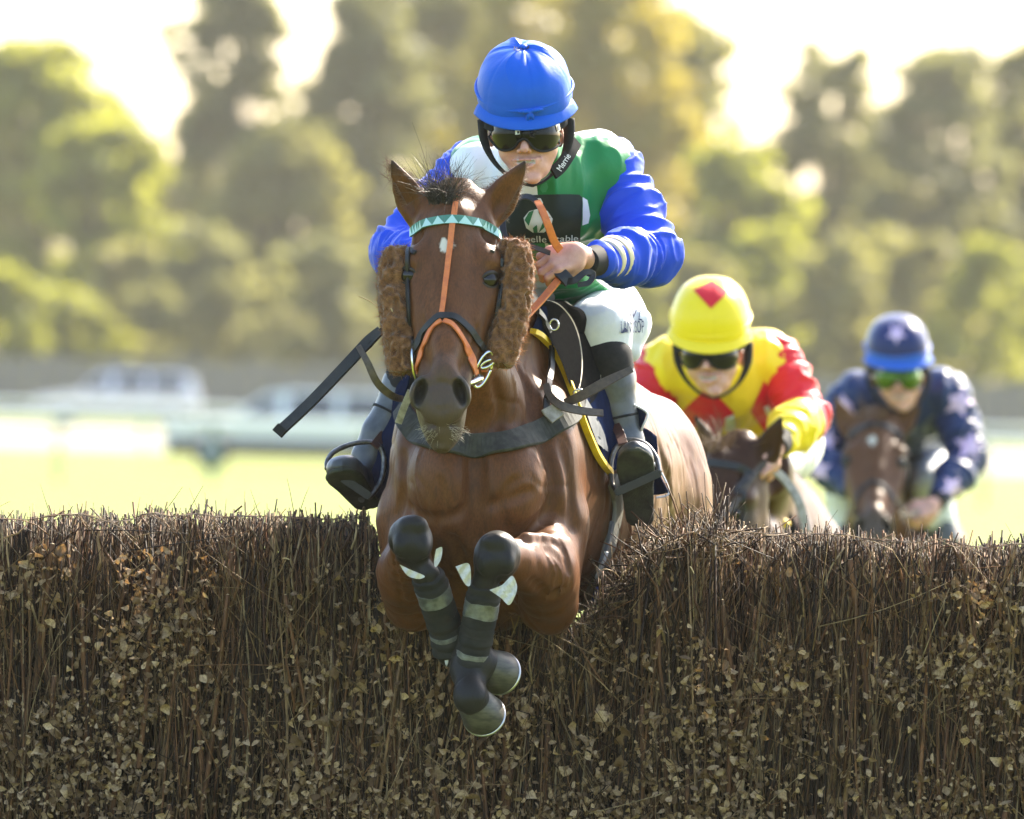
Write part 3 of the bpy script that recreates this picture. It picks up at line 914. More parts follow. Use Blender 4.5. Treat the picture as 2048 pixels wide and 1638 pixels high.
M_BROWN_LEATHER = mat('worn_brown_leather', (.045, .030, .018), .5, (.085, .06, .035), 80, bscale=250, bstr=.25, bdist=.0006)
M_ORANGE = mat('orange_rubber', (.62, .17, .035), .5, (.5, .12, .03), 70, bscale=400, bstr=.25, bdist=.0006)
M_STEEL = mat('steel', (.62, .61, .58), .22, metal=1)
M_ELASTIC = mat('black_elastic_webbing', (.022, .023, .021), .8, (.05, .05, .043), 45, .3, bscale=500, bstr=.5, bdist=.0008)
M_EYE = mat('horse_eye', (.006, .004, .003), .10, spec=.35)
M_EYEWHITE = mat('eye_white', (.5, .45, .4), .3)
M_HOOF = mat('hoof_horn', (.022, .020, .017), .5, (.075, .068, .048), 30, bscale=90, bstr=.4, bdist=.001, stretch=(1, 1, 3))
M_SHOE = mat('aluminium_shoe', (.45, .44, .42), .35, metal=1)
M_HAIR = mat('mane_hair', (.012, .009, .007), .42, (.035, .024, .016), 40, .5)
M_FRINGE = mat('ear_fringe_hair', (.22, .12, .06), .5, (.12, .06, .03), 60)
M_WHISKER = mat('whiskers', (.35, .30, .22), .5)
M_FLEECE = mat('brown_sheepskin', (.26, .125, .055), .95, (.11, .048, .020), 75, .15, bscale=130, bstr=.9, bdist=.004, sheen=.5)
M_FLEECE_FUZZ = leafmat('sheepskin_wool', (.30, .15, .068), (.18, .08, .035), .4, (.75, .42, .18), .9)

def horse(label, HX, BX, legs, hide, loc, vox=.006, group=None, axis_end=None, top=True):
    """HX / BX place the head and the body; legs: 'jump' or 'gallop'"""
    global XF
    pr = []
    XF = HX
    A, B = P(914, 392, .16), P(884, 892, -.10)
    hax = unit(B - A); hlen = np.linalg.norm(B - A); fwd = -AX()[2]
    pr.append(loft(A, B, fwd, [(-.06, .03, .02, .05), (0, .072, .045, .09), (.1, .097, .052, .12), (.2, .104, .060, .15), (.33, .108, .062, .19), (.45, .101, .060, .19), (.55, .087, .057, .16),
                               (.65, .073, .052, .12), (.72, .064, .048, .095), (.8, .065, .05, .085, -.008), (.87, .060, .050, .075, -.006), (.93, .050, .044, .066), (.985, .036, .030, .045), (1.02, .012, .012, .012)], k=.02, e=2.5))
    for px, sx in ((832, -1), (978, 1)):
        pr.append(ell(P(px + 2 * sx, 520, .075), (.034, .026, .045), .025, roll=-28 * sx))           # brow
        pr.append(ell(P(px - 2 * sx, 598, .080), (.022, .06, .05), .03))                              # cheekbone below the eye
        pr.append(ell(P(px - 6 * sx, 470, .085), (.014, .024, .009), .025, op='s'))                   # hollow above the eye
        pr.append(cone(P(px - 8 * sx, 620, .065), P(px - 28 * sx, 720, .02), .010, .008, .025))      # facial crest
    pr += chain([P(906, 440, .085), P(899, 600, .022), P(893, 690, -.055), P(889, 745, -.105), P(885, 805, -.122)], [.05, .042, .030, .027, .030], .03)
    for px, sx in ((842, -1), (919, 1)):
        pr.append(ell(P(px - 2 * sx, 785, -.118), (.030, .042, .030), .022, roll=16 * sx))           # nostril wing
        pr.append(ell(P(px + 1.0 * sx, 784, -.150), (.0155, .033, .062), .006, roll=15 * sx, op='s')) # nostril opening
        pr.append(ell(P(px + 5 * sx, 806, -.145), (.012, .014, .022), .008, op='s'))
    pr.append(ell(P(885, 826, -.125), (.040, .030, .028), .03))                                      # upper lip
    pr.append(ell(P(884, 862, -.090), (.036, .026, .042), .016))                                     # chin
    pr.append(cone(P(846, 848, -.125), P(922, 848, -.125), .004, .004, .012, op='s'))                # mouth line
    for (bx, by, tx, ty, w, sx) in ((843, 446, 783, 318, .037, -1), (970, 446, 1053, 319, .041, 1)):
        Ea, Et = P(bx, by, .18), P(tx, ty, .15)
        vdir = unit(-AX()[2] * 1.0 + AX()[0] * sx * .35)
        pr.append(loft(Ea, Et, vdir, [(-.1, .024, .022, .024), (.1, w * .92, .022, .022), (.33, w * 1.12, .020, .016), (.6, w * .86, .015, .010), (.82, w * .47, .010, .007), (.95, w * .2, .006, .005), (1.0, .003, .003, .003)], k=.028, e=2))
        pr.append(loft(Ea + vdir * .026, Et + vdir * .017, vdir, [(.14, .005, .006, .010), (.3, w * .62, .012, .018), (.6, w * .5, .010, .012), (.85, w * .16, .006, .005), (.93, .002, .002, .002)], k=.012, e=2, op='s'))
    neck_a = P(916, 455, .30)
    throat_a = P(905, 640, .26)
    XF = BX
    U3, R3, F3 = AX()[1], AX()[0], AX()[2]
    neck_b = P(1040, 790, .98)
    tb = P(1222, 940, 2.35) if axis_end is None else axis_end
    ta = P(958, 1000, .38)
    pr.append(loft(neck_a, neck_b, U3, [(-.05, .06, .06, .08), (.05, .078, .09, .11), (.3, .090, .11, .15), (.6, .115, .15, .22), (.85, .145, .20, .28), (1.0, .16, .22, .28)], k=.06, e=2.1))
    pr.append(cone(throat_a, P(965, 860, .58), .075, .13, .08))
    pr.append(loft(ta, tb, U3, [(.10, .175, .29, .22), (.18, .200, .36, .27), (.3, .240, .40, .30), (.45, .288, .345, .32), (.6, .288, .30, .30), (.75, .276, .275, .23), (.88, .262, .23, .30), (.96, .2, .16, .2), (1.01, .09, .08, .1)], k=.07, e=2.15))
    for px, py, sx in ((852, 985, -1), (1085, 990, 1)):
        pr.append(ell(P(px, py, .66), (.080, .25, .20), .055, roll=-5 * sx, yaw=8 * sx))
    pr.append(ell(P(890, 968, .435), (.085, .125, .10), .03, roll=8)); pr.append(ell(P(1012, 970, .435), (.085, .125, .10), .03, roll=-8))
    pr.append(ell(P(956, 985, .66), (.180, .27, .31), .07))
    pr.append(ell(P(962, 1165, .80), (.15, .13, .26), .07))
    pr.append(cone(P(949, 880, .325), P(952, 1090, .315), .012, .022, .045, op='s'))
    pr.append(ell(P(1312, 1050, 2.02), (.14, .30, .22), .08)); 
    q = (P(1312, 1050, 2.02) - tb) @ R3
    pr.append(ell(P(1312, 1050, 2.02) - R3 * .30, (.14, .30, .22), .08))
    darkseg = []
    hoofs = []
    if legs == 'jump':
        # folded forelegs: shoulder > elbow > forearm > knee, cannon hanging down
        pr += chain([P(828, 1040, .60), P(828, 1205, .55)], [.09, .066], .06)
        pr += chain([P(826, 1205, .52), P(812, 1150, .36), P(822, 1095, .12)], [.066, .066, .046], .03)
        pr.append(ell(P(812, 1128, .45), (.054, .095, .15), .04, roll=-6))
        pr += chain([P(1100, 1050, .60), P(1098, 1212, .55)], [.09, .068], .06)
        pr += chain([P(1098, 1205, .52), P(1085, 1150, .36), P(1000, 1112, .12)], [.068, .072, .048], .03)
        pr.append(ell(P(1104, 1128, .45), (.064, .10, .15), .04, roll=10))
        pr.append(cone(P(1052, 1082, .22), P(1120, 1095, .40), .020, .03, .018)); pr.append(cone(P(1045, 1120, .22), P(1118, 1190, .44), .012, .018, .014))
        for kx, ky, kr, cx, cy, fx, fy, fd, px, py, pd, hx, hy, hd in ((823, 1080, .058, 852, 1150, 908, 1300, .20, 962, 1326, .15, 992, 1342, .185), (993, 1113, .061, 970, 1168, 937, 1340, .15, 943, 1396, .09, 963, 1424, .125)):
            pr.append(ell(P(kx, ky, .075), (kr * .93, kr * 1.08, .060), .02, roll=12 if kx < 900 else -14))
            sg = -1 if kx < 900 else 1
            pr.append(ell(P(kx - 4 * sg, ky - 30, .040), (.036, .024, .026), .014)); pr.append(ell(P(kx + 22, ky + 14, .035), (.020, .030, .024), .012)); pr.append(ell(P(kx - 22, ky + 12, .035), (.020, .030, .024), .012))
            pr.append(cone(P(kx - 26, ky - 8, .012), P(kx + 26, ky - 10, .012), .004, .004, .012, op='s')); pr.append(cone(P(kx - 20, ky + 36, .02), P(kx + 20, ky + 36, .02), .005, .005, .012, op='s'))
            pr += chain([P(cx, cy, .085), P(.5 * (cx + fx), .5 * (cy + fy), .13), P(fx, fy, fd), P(px, py, pd)], [.036, .031, .041, .034], .02)
            pr.append(ell(P(px, py, pd), (.044, .044, .036), .02))
            darkseg += [(P(kx, ky - 8, .05), .088), (P(kx, ky + 25, .05), .07), (P(cx, cy, .085), .07), (P(.5 * (cx + fx), .5 * (cy + fy), .13), .1), (P(fx, fy, fd), .1), (P(px, py, pd), .09), (P(hx, hy, hd), .09)]
            hoofs.append((P(px, py, pd), P(hx, hy, hd)))
        hl = [((1330, 2.02), .10, (.02, .30, -.50), (.02, .62, -.60), (.02, .72, -.90), (.02, .66, -.98)), ((1060, 2.02), .10, (.0, .25, -.52), (.0, .55, -.66), (.0, .62, -.96), (.0, .55, -1.05))]
        for (px, dd), r, k1, k2, k3, k4 in hl:
            s = P(px, 1090, dd)
            pts = [s, s + np.array(k1), s + np.array(k2), s + np.array(k3), s + np.array(k4)]
            pr += chain(pts, [.12, .065, .042, .045, .04], .04)
            darkseg += [(pts[2], .1), (pts[3], .25), (pts[4], .15)]
            hoofs.append((pts[3], pts[4]))
    else:
        for (px, dd, dx, pts_) in ((830, .62, 0, [(0, -.06, -.30), (0, -.42, -.50), (0, -.62, -.86), (0, -.66, -.95)]), (1110, .62, 0, [(0, .02, -.32), (0, .10, -.60), (0, .34, -.72), (0, .44, -.66)]),
                                   (1310, 2.0, 0, [(0, -.1, -.40), (0, .12, -.55), (0, -.2, -.86), (0, -.28, -.95)]), (1090, 2.0, 0, [(0, .15, -.40), (0, .45, -.52), (0, .62, -.84), (0, .60, -.94)])):
            s = P(px, 1060, dd)
            s[2] = s[2]
            zz = s[2] / .97
            pts = [s] + [s + np.array([a, b, c * zz]) for a, b, c in pts_]
            pr += chain(pts, [.11, .06, .036, .042, .036], .04)
            darkseg += [(pts[2], .12), (pts[3], .2), (pts[4], .12)]
            hoofs.append((pts[3], pts[4]))
    XF = HX
    def dispf(X):
        n = vnoise(X, 9, 3) * .0045 + vnoise(X, 24, 5) * .0024 - .0028 * np.clip(1 - np.abs(vnoise(X * np.array([1, 1, .55]), 17, 8)) * 7, 0, 1)
        hd = np.linalg.norm(X - P(900, 600, .05), axis=1)
        return n * np.clip((hd - .25) / .2, .25, 1)
    if legs == 'jump':
        S0 = Surf(*sdfmesh(pr, .012))
        for path, r_, kk in (([(948, 900), (950, 980), (952, 1080)], .013, .03), ([(800, 1000), (850, 1035), (905, 1032), (942, 1008)], .008, .018), ([(958, 1014), (1010, 1002), (1062, 982)], .008, .018),
                         ([(1082, 900), (1102, 960), (1096, 1030), (1058, 1066)], .008, .02), ([(1122, 880), (1140, 960), (1146, 1050)], .009, .02), ([(1046, 1084), (1085, 1080), (1124, 1094), (1140, 1140)], .007, .014),
                         ([(1062, 1160), (1098, 1192), (1126, 1180)], .007, .014), ([(806, 910), (808, 970), (796, 1030)], .008, .018), ([(782, 1090), (794, 1140), (806, 1200)], .006, .014), ([(988, 765), (1002, 820), (988, 870)], .007, .016),
                         ([(1034, 730), (1056, 785), (1060, 840)], .008, .02), ([(870, 1060), (885, 1010), (880, 960)], .006, .016), ([(1015, 1060), (1005, 1010), (1030, 960)], .006, .016), ([(1322, 900), (1340, 980), (1338, 1060)], .012, .03),
                         ([(842, 640), (840, 690), (850, 730)], .005, .014), ([(952, 650), (948, 690), (930, 735)], .005, .014), ([(905, 1075), (925, 1120), (930, 1170)], .007, .018), ([(1000, 1160), (1010, 1200), (1040, 1230)], .007, .018),
                         ([(860, 772), (880, 765), (902, 770)], .004, .008), ([(872, 815), (884, 822), (897, 815)], .003, .006), ([(884, 795), (884, 830)], .003, .006)):
            q = [S0.hit(x, y, r_ * .55)[0] for x, y in cat(np.array([(u, v, 0) for u, v in path], float), 9)[:, :2]]
            for i in range(8): pr.append(cone(q[i], q[i + 1], r_, r_, kk, op='s'))
        for path, r_ in (([(962, 610), (950, 655), (936, 700), (938, 725)], .0030), ([(850, 605), (856, 655), (852, 700)], .0030), ([(1066, 905), (1090, 960), (1082, 1010), (1040, 1040)], .0038), ([(1088, 1100), (1110, 1140), (1104, 1180), (1080, 1215)], .0036),
                         ([(1110, 1120), (1126, 1150), (1120, 1190)], .0034), ([(838, 900), (830, 960), (850, 1005)], .0036), ([(792, 1120), (802, 1165), (815, 1200)], .0034), ([(1020, 740), (1030, 790), (1022, 840)], .004), ([(1250, 1010), (1262, 1060), (1250, 1110)], .0045), ([(1290, 960), (1306, 1020), (1296, 1080)], .0045)):
            q = [S0.hit(x, y, -.0008)[0] for x, y in cat(np.array([(u, v, 0) for u, v in path], float), 9)[:, :2]]
            for i in range(8): pr.append(cone(q[i], q[i + 1], r_, r_, .006))
    V, F = sdfmesh(pr, vox, dispf)
    V = relax(V, F, 1, .4)
    # coat colours: black points, dark muzzle, white star; nostril shade painted in too
    dark = np.zeros(len(V))
    for c, r in darkseg:
        dark = np.maximum(dark, np.clip((r * 1.15 - np.linalg.norm(V - c, axis=1)) / (r * .45), 0, 1))
    tm = (V - A) @ hax / hlen
    rad = np.linalg.norm(V - A - np.outer(tm * hlen, hax), axis=1)
    hm = (rad < .21) & (((V - P(900, 640, .3)) @ AX()[2]) < .05) & (tm < 1.1)
    n1 = vnoise(V, 30, 9) * .03
    grey = np.where(hm, np.clip((tm + n1 - .66) / .16, 0, 1) * .75, 0)
    for px in (840, 921):
        dd = np.linalg.norm((V - P(px, 785, -.12)) @ AX()[:2].T / np.array([.017, .032]), axis=1)
        dp = (V - P(px, 785, -.128)) @ AX()[2]
        dark = np.maximum(dark, np.where(hm & (dd < 1.25) & (dp > -.005), .95, 0))  # shade inside the nostril hole, painted into the colour
        dark = np.maximum(dark, np.where(hm, np.clip((1.7 - dd) / .7, 0, 1) * .35, 0))
    for px, py in ((814, 552), (986, 560)):
        dd = np.linalg.norm(V - P(px, py, .075), axis=1)
        dark = np.maximum(dark, np.where(hm, np.clip((.055 - dd) / .03, 0, 1) * .6, 0))
    for tx, ty in ((783, 318), (1052, 320)):
        dd = np.linalg.norm(V - P(tx, ty, .15), axis=1)
        dark = np.maximum(dark, np.clip((.05 - dd) / .04, 0, 1) * .8)
    st = np.linalg.norm(((V - P(893, 492, .07)) @ AX()[:2].T + np.stack([vnoise(V, 90, 2), vnoise(V, 90, 4)], 1) * .010) / np.array([.015, .017]), axis=1)
    front = ((V - P(893, 492, .09)) @ AX()[2]) < .03
    white = np.where(hm & front, np.clip((1.1 - st) / .3, 0, .95), 0)
    root = empty('race_horse', loc, label, 'horse', group)
    mk('body', V, F, hide, root, attrs={'dark': np.clip(dark, 0, 1), 'grey': grey, 'white': white})
    S = Surf(V, F)
    # eyes
    for px, py, sx in ((815, 551, -1), (982, 560, 1)):
        h, n = S.hit(px - 3 * sx, py, 0)
        c = h + AX()[2] * .007
        ax = AX(); 
        gaze = unit(-ax[2] * .75 + ax[0] * sx * .65)
        Vs, Fs = sphere(c - gaze * .002, .0215, 24, 16)
        mk('eyeball', Vs, Fs, M_EYE, root)
        for up, rr, w in ((1, .0232, .0046), (-1, .0228, .0030)):
            pts = []
            for a in np.linspace(-1.25, 1.25, 9):
                side = np.cross(gaze, ax[1]); side = unit(side)
                pts.append(c - gaze * .004 + (side * math.sin(a) * rr * 1.08 + ax[1] * up * math.cos(a) * rr * (.80 if up > 0 else .78)) + gaze * (.0135 * math.cos(a * .9)))
            tube('eyelid', pts, [.002, w, w * 1.1, w, .002], M_LID, root, 20, 8)
    # hooves
    for i, (a, b) in enumerate(hoofs):
        hoof(a, b, root, rim=(i < 2))
    XF = None
    dep = (V - CAM) @ CF if True else 0
    far = dep[F].min(1) > DIST + .30
    SB = Surf(V, F[far], .95)
    return root, S, SB
M_LID = mat('dark_eyelid_skin', (.016, .011, .008), .5, (.03, .02, .014), 90)
def sphere(c, r, nu=16, nv=10, ax=None):
    r = np.broadcast_to(np.asarray(r, float), (3,))
    th = np.linspace(.02, math.pi - .02, nv); ph = np.arange(nu) * 2 * math.pi / nu
    X = np.stack([np.outer(np.sin(th), np.cos(ph)), np.outer(np.sin(th), np.sin(ph)), np.outer(np.cos(th), np.ones(nu))], -1) * r
    if ax is not None: X = X @ np.asarray(ax)
    V = (X + np.asarray(c)).reshape(-1, 3)
    idx = np.arange(nu * nv).reshape(nv, nu)
    a, b = idx[:-1], idx[1:]
    F = np.stack([a, b, np.roll(b, -1, 1), np.roll(a, -1, 1)], -1).reshape(-1, 4)
    return V, F
def hoof(a, b, root, rim=True):
    """coronet at a, toe end at b: sloping wall, flat sole, thin racing plate"""
    T = unit(b - a); ref = -CF if abs(T @ CF) < .9 else CU
    u = unit(np.cross(T, ref)); v = np.cross(u, T)
    st = [(-.02, .036, .034), (0, .044, .043), (.006, .049, .048), (.030, .055, .057), (.054, .060, .064), (.056, .058, .062), (.053, .045, .049), (.052, .001, .001)]
    n = 28; ang = np.arange(n) * 2 * math.pi / n
    Vv = []
    for t, ru, rv in st:
        for q in ang:
            flat = 1.0 if math.sin(q) > -.3 else .82
            tt = t * (1.0 + .25 * math.sin(q)) if t > .01 else t
            Vv.append(a + T * (tt + .012) + u * math.cos(q) * ru * .88 + v * math.sin(q) * rv * flat * .88)
    F = [(i * n + j, i * n + (j + 1) % n, (i + 1) * n + (j + 1) % n, (i + 1) * n + j) for i in range(len(st) - 1) for j in range(n)]
    h = mk('hoof', Vv, F, M_HOOF, root)
    if rim:
        pts = []
        for q in np.linspace(-.9, math.pi + .9, 24):
            pts.append(a + T * (.057 * (1 + .25 * math.sin(q)) + .012) + u * math.cos(q) * .050 + v * math.sin(q) * .054)
        tube('horseshoe', pts, .0042, M_SHOE, h, 40, 8)
def strands(name, roots, dirs, L, curl, r, mat_, parent, segs=5, seed=0, k=3, droop=0.0):
    g = np.random.default_rng(seed); n = len(roots)
    t = np.linspace(0, 1, segs + 1)[None, :, None]
    roots = np.asarray(roots)[:, None, :]; dirs = np.asarray(dirs); dirs = dirs / np.linalg.norm(dirs, axis=1, keepdims=True)
    Ls = (L * g.uniform(.55, 1.15, n))[:, None, None]
    c1 = g.normal(0, curl, (n, 1, 3)); c2 = g.normal(0, curl * .6, (n, 1, 3))
    pth = roots + Ls * (t * dirs[:, None, :] + t ** 2 * c1 + t ** 3 * c2)
    pth[..., 2] -= (droop * Ls * t ** 2)[..., 0]
    rad = r * (1 - .75 * t[..., 0]) * g.uniform(.7, 1.2, (n, 1))
    V, F, _ = tubes(pth, rad, k, False)
    return mk(name, V, F, mat_, parent)
# ------------------------------------------------------------------ tack of the leading horse
M_TEAL = mat('teal_leather', (.05, .20, .145), .45, (.04, .16, .12), 60)
M_PALETEAL = mat('pale_blue_leather', (.36, .56, .55), .4)
M_YELLOW = mat('yellow_piping', (.80, .56, .01), .5, (.7, .45, .01), 50)
M_NAVY = mat('navy_cloth', (.005, .009, .028), .85, (.008, .014, .040), 50, .0, bscale=350, bstr=.4, bdist=.0008)
M_GREYPAD = mat('grey_felt', (.10, .105, .11), .85, (.14, .145, .15), 60)
M_GIRTH = mat('grey_elastic_girth', (.26, .25, .205), .8, (.19, .18, .145), 40, .2, bscale=300, bstr=.4, bdist=.0008, stretch=(1, 1, .1))
M_SADDLE = mat('black_saddle_leather', (.006, .006, .007), .7, (.010, .010, .010), 90, .0, bscale=350, bstr=.25, bdist=.0006)
M_CREAM = mat('cream_piping', (.42, .36, .26), .6)
M_BANDAGE = mat('black_bandage', (.010, .011, .011), .85, (.022, .022, .02), 26, .2, bscale=420, bstr=.5, bdist=.001, stretch=(1, 1, 2))
M_TAPE = mat('dirty_clear_tape', (.13, .135, .13), .3, (.04, .042, .04), 55, .6)
M_FELT = mat('white_felt_padding', (.58, .56, .52), .95, (.42, .40, .36), 60, .1, bscale=200, bstr=.6, bdist=.0015)
M_IRON = mat('dull_stirrup_iron', (.20, .19, .175), .38, (.08, .075, .07), 70, metal=.8)
M_RED = mat('red_leather', (.20, .012, .012), .5)
M_WHITE = mat('white_paint', (.75, .75, .73), .5)
M_BLUEPLASTIC = mat('blue_webbing', (.03, .06, .40), .5)

def sheet(name, rows, th, mat_, parent, nu=24, nv=18, ripple=0, rs=20, seed=0, smooth=True):
    """cloth or leather panel through a grid of points, with thickness"""
    rows = [cat(r, nu) for r in rows]
    g = np.stack([cat(np.array([r[i] for r in rows]), nv) for i in range(nu)], 1)
    N = np.cross(np.gradient(g, axis=1), np.gradient(g, axis=0)); N /= np.maximum(1e-9, np.linalg.norm(N, axis=2, keepdims=True))
    if ripple:
        g = g + N * (vnoise(g, rs, seed) * ripple)[..., None]
    A = (g + N * th / 2).reshape(-1, 3); B = (g - N * th / 2).reshape(-1, 3)
    n = nu * nv; ix = np.arange(n).reshape(nv, nu)
    F = [(ix[i, j], ix[i, j + 1], ix[i + 1, j + 1], ix[i + 1, j]) for i in range(nv - 1) for j in range(nu - 1)]
    F += [tuple(n + q for q in f[::-1]) for f in list(F)]
    rim = [ix[0, j] for j in range(nu)] + [ix[i, -1] for i in range(1, nv)] + [ix[-1, j] for j in range(nu - 2, -1, -1)] + [ix[i, 0] for i in range(nv - 2, 0, -1)]
    for i in range(len(rim)):
        a, b = rim[i], rim[(i + 1) % len(rim)]
        F.append((b, a, n + a, n + b))
    return mk(name, np.vstack([A, B]), F, mat_, parent, smooth)
def plate(name, pix, d, th, mat_, parent, bulge=0.0, dfun=None):
    """leather panel with an outline, thickness and a slight belly"""
    bm = bmesh.new()
    p2 = cat(np.array([(a, b, 0) for a, b in list(pix) + [pix[0]]], float), 48)[:-1]
    f = bm.faces.new([bm.verts.new((a, b, 0)) for a, b, _ in p2])
    bmesh.ops.triangulate(bm, faces=[f])
    for _ in range(2): bmesh.ops.subdivide_edges(bm, edges=bm.edges[:], cuts=1, use_grid_fill=True)
    bmesh.ops.triangulate(bm, faces=bm.faces[:])
    c = np.mean(p2[:, :2], 0); R = np.max(np.linalg.norm(p2[:, :2] - c, axis=1))
    for v in bm.verts:
        dd = dfun(v.co.x, v.co.y) if dfun else d
        dd -= bulge * max(0, 1 - (np.hypot(v.co.x - c[0], v.co.y - c[1]) / R) ** 2)
        q = P(v.co.x, v.co.y, dd); v.co = Vector(q)
    r = bmesh.ops.extrude_face_region(bm, geom=bm.faces[:])
    for e in r['geom']:
        if isinstance(e, bmesh.types.BMVert): e.co += Vector(CF * th)
    bmesh.ops.recalc_face_normals(bm, faces=bm.faces[:])
    V = [v.co[:] for v in bm.verts]; bm.verts.index_update(); F = [[v.index for v in f.verts] for f in bm.faces]; bm.free()
    return mk(name, V, F, mat_, parent, False)
def ring(name, c, ax, r1, r2, r, mat_, parent):
    pts = [c + ax[0] * r1 * math.cos(a) + ax[1] * r2 * math.sin(a) for a in np.linspace(0, 2 * math.pi, 33)]
    return tube(name, pts, r, mat_, parent, 64, 8)
def fleece(name, pts, hw, th, root, seed):
    A_, B_ = pts[0], pts[-1]
    T = unit(B_ - A_); L = np.linalg.norm(B_ - A_)
    st = []
    u = np.cross(T, -AX()[2]); u = u if u @ AX()[0] > 0 else -u; u = unit(u)
    for t in np.linspace(0, 1, 9):
        q = cat(pts, 65)[int(t * 64)] - (A_ + T * L * t)
        w = np.interp(t, [0, .06, .94, 1], [.82, 1, 1, .8])
        st.append((t, hw * w, th * w, th * w, q @ u, 0))
    def dsp(X):
        a = np.abs(vnoise(X * np.array([1, 1, .6]), 70, seed)); b = vnoise(X, 150, seed + 3)
        return .0075 * (1 - 2.4 * a) + .0035 * b
    V, F = sdfmesh([loft(A_, B_, -AX()[2], st, e=3.2)], .0036, dsp)
    o = mk(name, V, F, M_FLEECE, root)
    N = vnorm(V, F)
    g = np.random.default_rng(seed); ix = g.choice(len(V), 3600)
    strands('wool_fibres', V[ix] - N[ix] * .001, N[ix] + g.normal(0, .7, (len(ix), 3)), .0095, .6, .0007, M_FLEECE_FUZZ, o, 3, seed)
    return o
def bridle_basic(S, root, col=M_BLACK_LEATHER):
    S.strap('noseband', [(832, 702), (850, 662), (880, 635), (905, 636), (935, 661), (966, 702)], .016, .005, col, root, .004)
    S.strap('cheek_strap', [(997, 476), (999, 520), (992, 600), (978, 660), (964, 705), (960, 740)], .012, .005, col, root, .004)
    S.strap('browband', [(822, 472), (850, 449), (905, 438), (960, 448), (998, 472)], .022, .006, col, root, .004)
def tack(root, S, SB):
    S.strap('noseband', [(831, 706), (838, 685), (852, 660), (876, 636), (886, 633), (903, 634), (914, 639), (942, 664), (960, 692), (968, 706)], .0165, .006, M_BLACK_LEATHER, root, .007)
    S.strap('face_strap', [(913, 392), (909, 420), (904, 455), (898, 510), (890, 580), (884, 632)], [.012, .014, .0145, .014, .013, .0125], .005, M_ORANGE, root, .005)
    S.strap('face_strap', [(884, 642), (866, 656), (850, 690), (838, 728), (834, 748)], [.013, .012, .013, .012], .005, M_ORANGE, root, .005)
    S.strap('face_strap', [(888, 642), (905, 652), (926, 684), (942, 720), (950, 752)], [.013, .013, .015, .024, .020], .005, M_ORANGE, root, .005)
    bb = S.strap('browband', [(826, 467), (836, 456), (852, 448), (905, 439), (960, 448), (982, 459), (996, 473)], .0215, .007, M_TEAL, root, .006)
    tri = []
    for i in range(15):
        a = i / 15; b = (i + 1) / 15
        def bp(t):
            q = cat(np.array([(826, 467, 0), (836, 456, 0), (852, 448, 0), (905, 439, 0), (960, 448, 0), (982, 459, 0), (996, 473, 0)], float), 101)[int(t * 100)]
            return q
        pa, pb, pm = bp(a), bp(b), bp((a + b) / 2)
        tri.append([(pa[0], pa[1] + 8.5), (pb[0], pb[1] + 8.5), (pm[0], pm[1] - 8)])
    S.decal('triangle_trim', tri, M_PALETEAL, bb, .0106, sub=1)
    S.strap('headpiece_buckle', [(905, 400), (914, 402)], .006, .004, M_STEEL, root, .010, 8)
    S.strap('cheek_strap', [(999, 474), (1001, 520), (996, 580), (986, 640), (972, 690), (964, 715), (966, 735)], .011, .006, M_BLACK_LEATHER, root, .006)
    S.strap('cheek_strap', [(997, 560), (990, 620), (984, 680), (975, 715)], .009, .005, M_BLACK_LEATHER, root, .011)
    S.strap('cheek_strap', [(822, 474), (818, 520), (820, 600), (826, 680), (832, 716)], .011, .006, M_BLACK_LEATHER, root, .006)
    ax = AX()
    c = P(966, 739, .005)
    ring('bit_ring', c, [unit(ax[0] * .75 + ax[2] * .55), unit(ax[1] + ax[0] * .35)], .022, .045, .0042, M_STEEL, root)
    ring('bit_ring', P(831, 725, .01), [unit(ax[0] * .3 + ax[2] * .8), unit(ax[1] - ax[0] * .1)], .020, .040, .0042, M_STEEL, root)
    tube('bit_mouthpiece', [P(925, 768, -.06), P(942, 765, -.03), P(960, 756, 0)], [.006, .0095, .011], M_STEEL, root, 12)
    ring('bit_buckle', P(974, 728, .01), [ax[0], unit(ax[1] + ax[0])], .012, .014, .004, M_STEEL, root)
    fleece('sheepskin_cheekpiece', [P(793, 503, .10), P(787, 560, .10), P(792, 640, .08), P(800, 700, .05), P(806, 742, .03)], .033, .040, root, 21)
    fleece('sheepskin_cheekpiece', [P(1029, 487, .10), P(1032, 560, .10), P(1024, 640, .08), P(1012, 690, .06), P(1000, 727, .04)], .036, .042, root, 33)
    # forelock and mane
    g = np.random.default_rng(5)
    rp = [];  rd = []
    for i in range(420):
        h, n = S.hit(g.uniform(858, 905), g.uniform(388, 412), -.004)
        rp.append(h); rd.append(CU * g.uniform(.7, 1.3) + CR * g.normal(-.12 if h[0] < P(880, 400, 0)[0] else .25, .28) - CF * g.uniform(-.3, .5))
    strands('forelock', rp, rd, .080, .40, .0010, M_HAIR, root, 5, 5, droop=.2)
    rp, rd = [], []
    for i in range(130):
        x = g.uniform(885, 925); h, n = S.hit(x, g.uniform(388, 402), -.003)
        rp.append(h); rd.append(CU * g.uniform(.6, 1.2) + CR * g.normal(.25, .4) - CF * .1)
    strands('forelock_tips', rp, rd, .060, .4, .0008, M_FRINGE, root, 4, 6)
    rp, rd = [], []
    for i in range(46):
        rp.append(P(g.uniform(775, 800), g.uniform(325, 365), .17)); rd.append(CU * g.uniform(.2, 1) - CR * g.uniform(.3, 1.1))
    strands('ear_hair', rp, rd, .034, .4, .0007, M_FRINGE, root, 4, 8)
    rp, rd = [], []
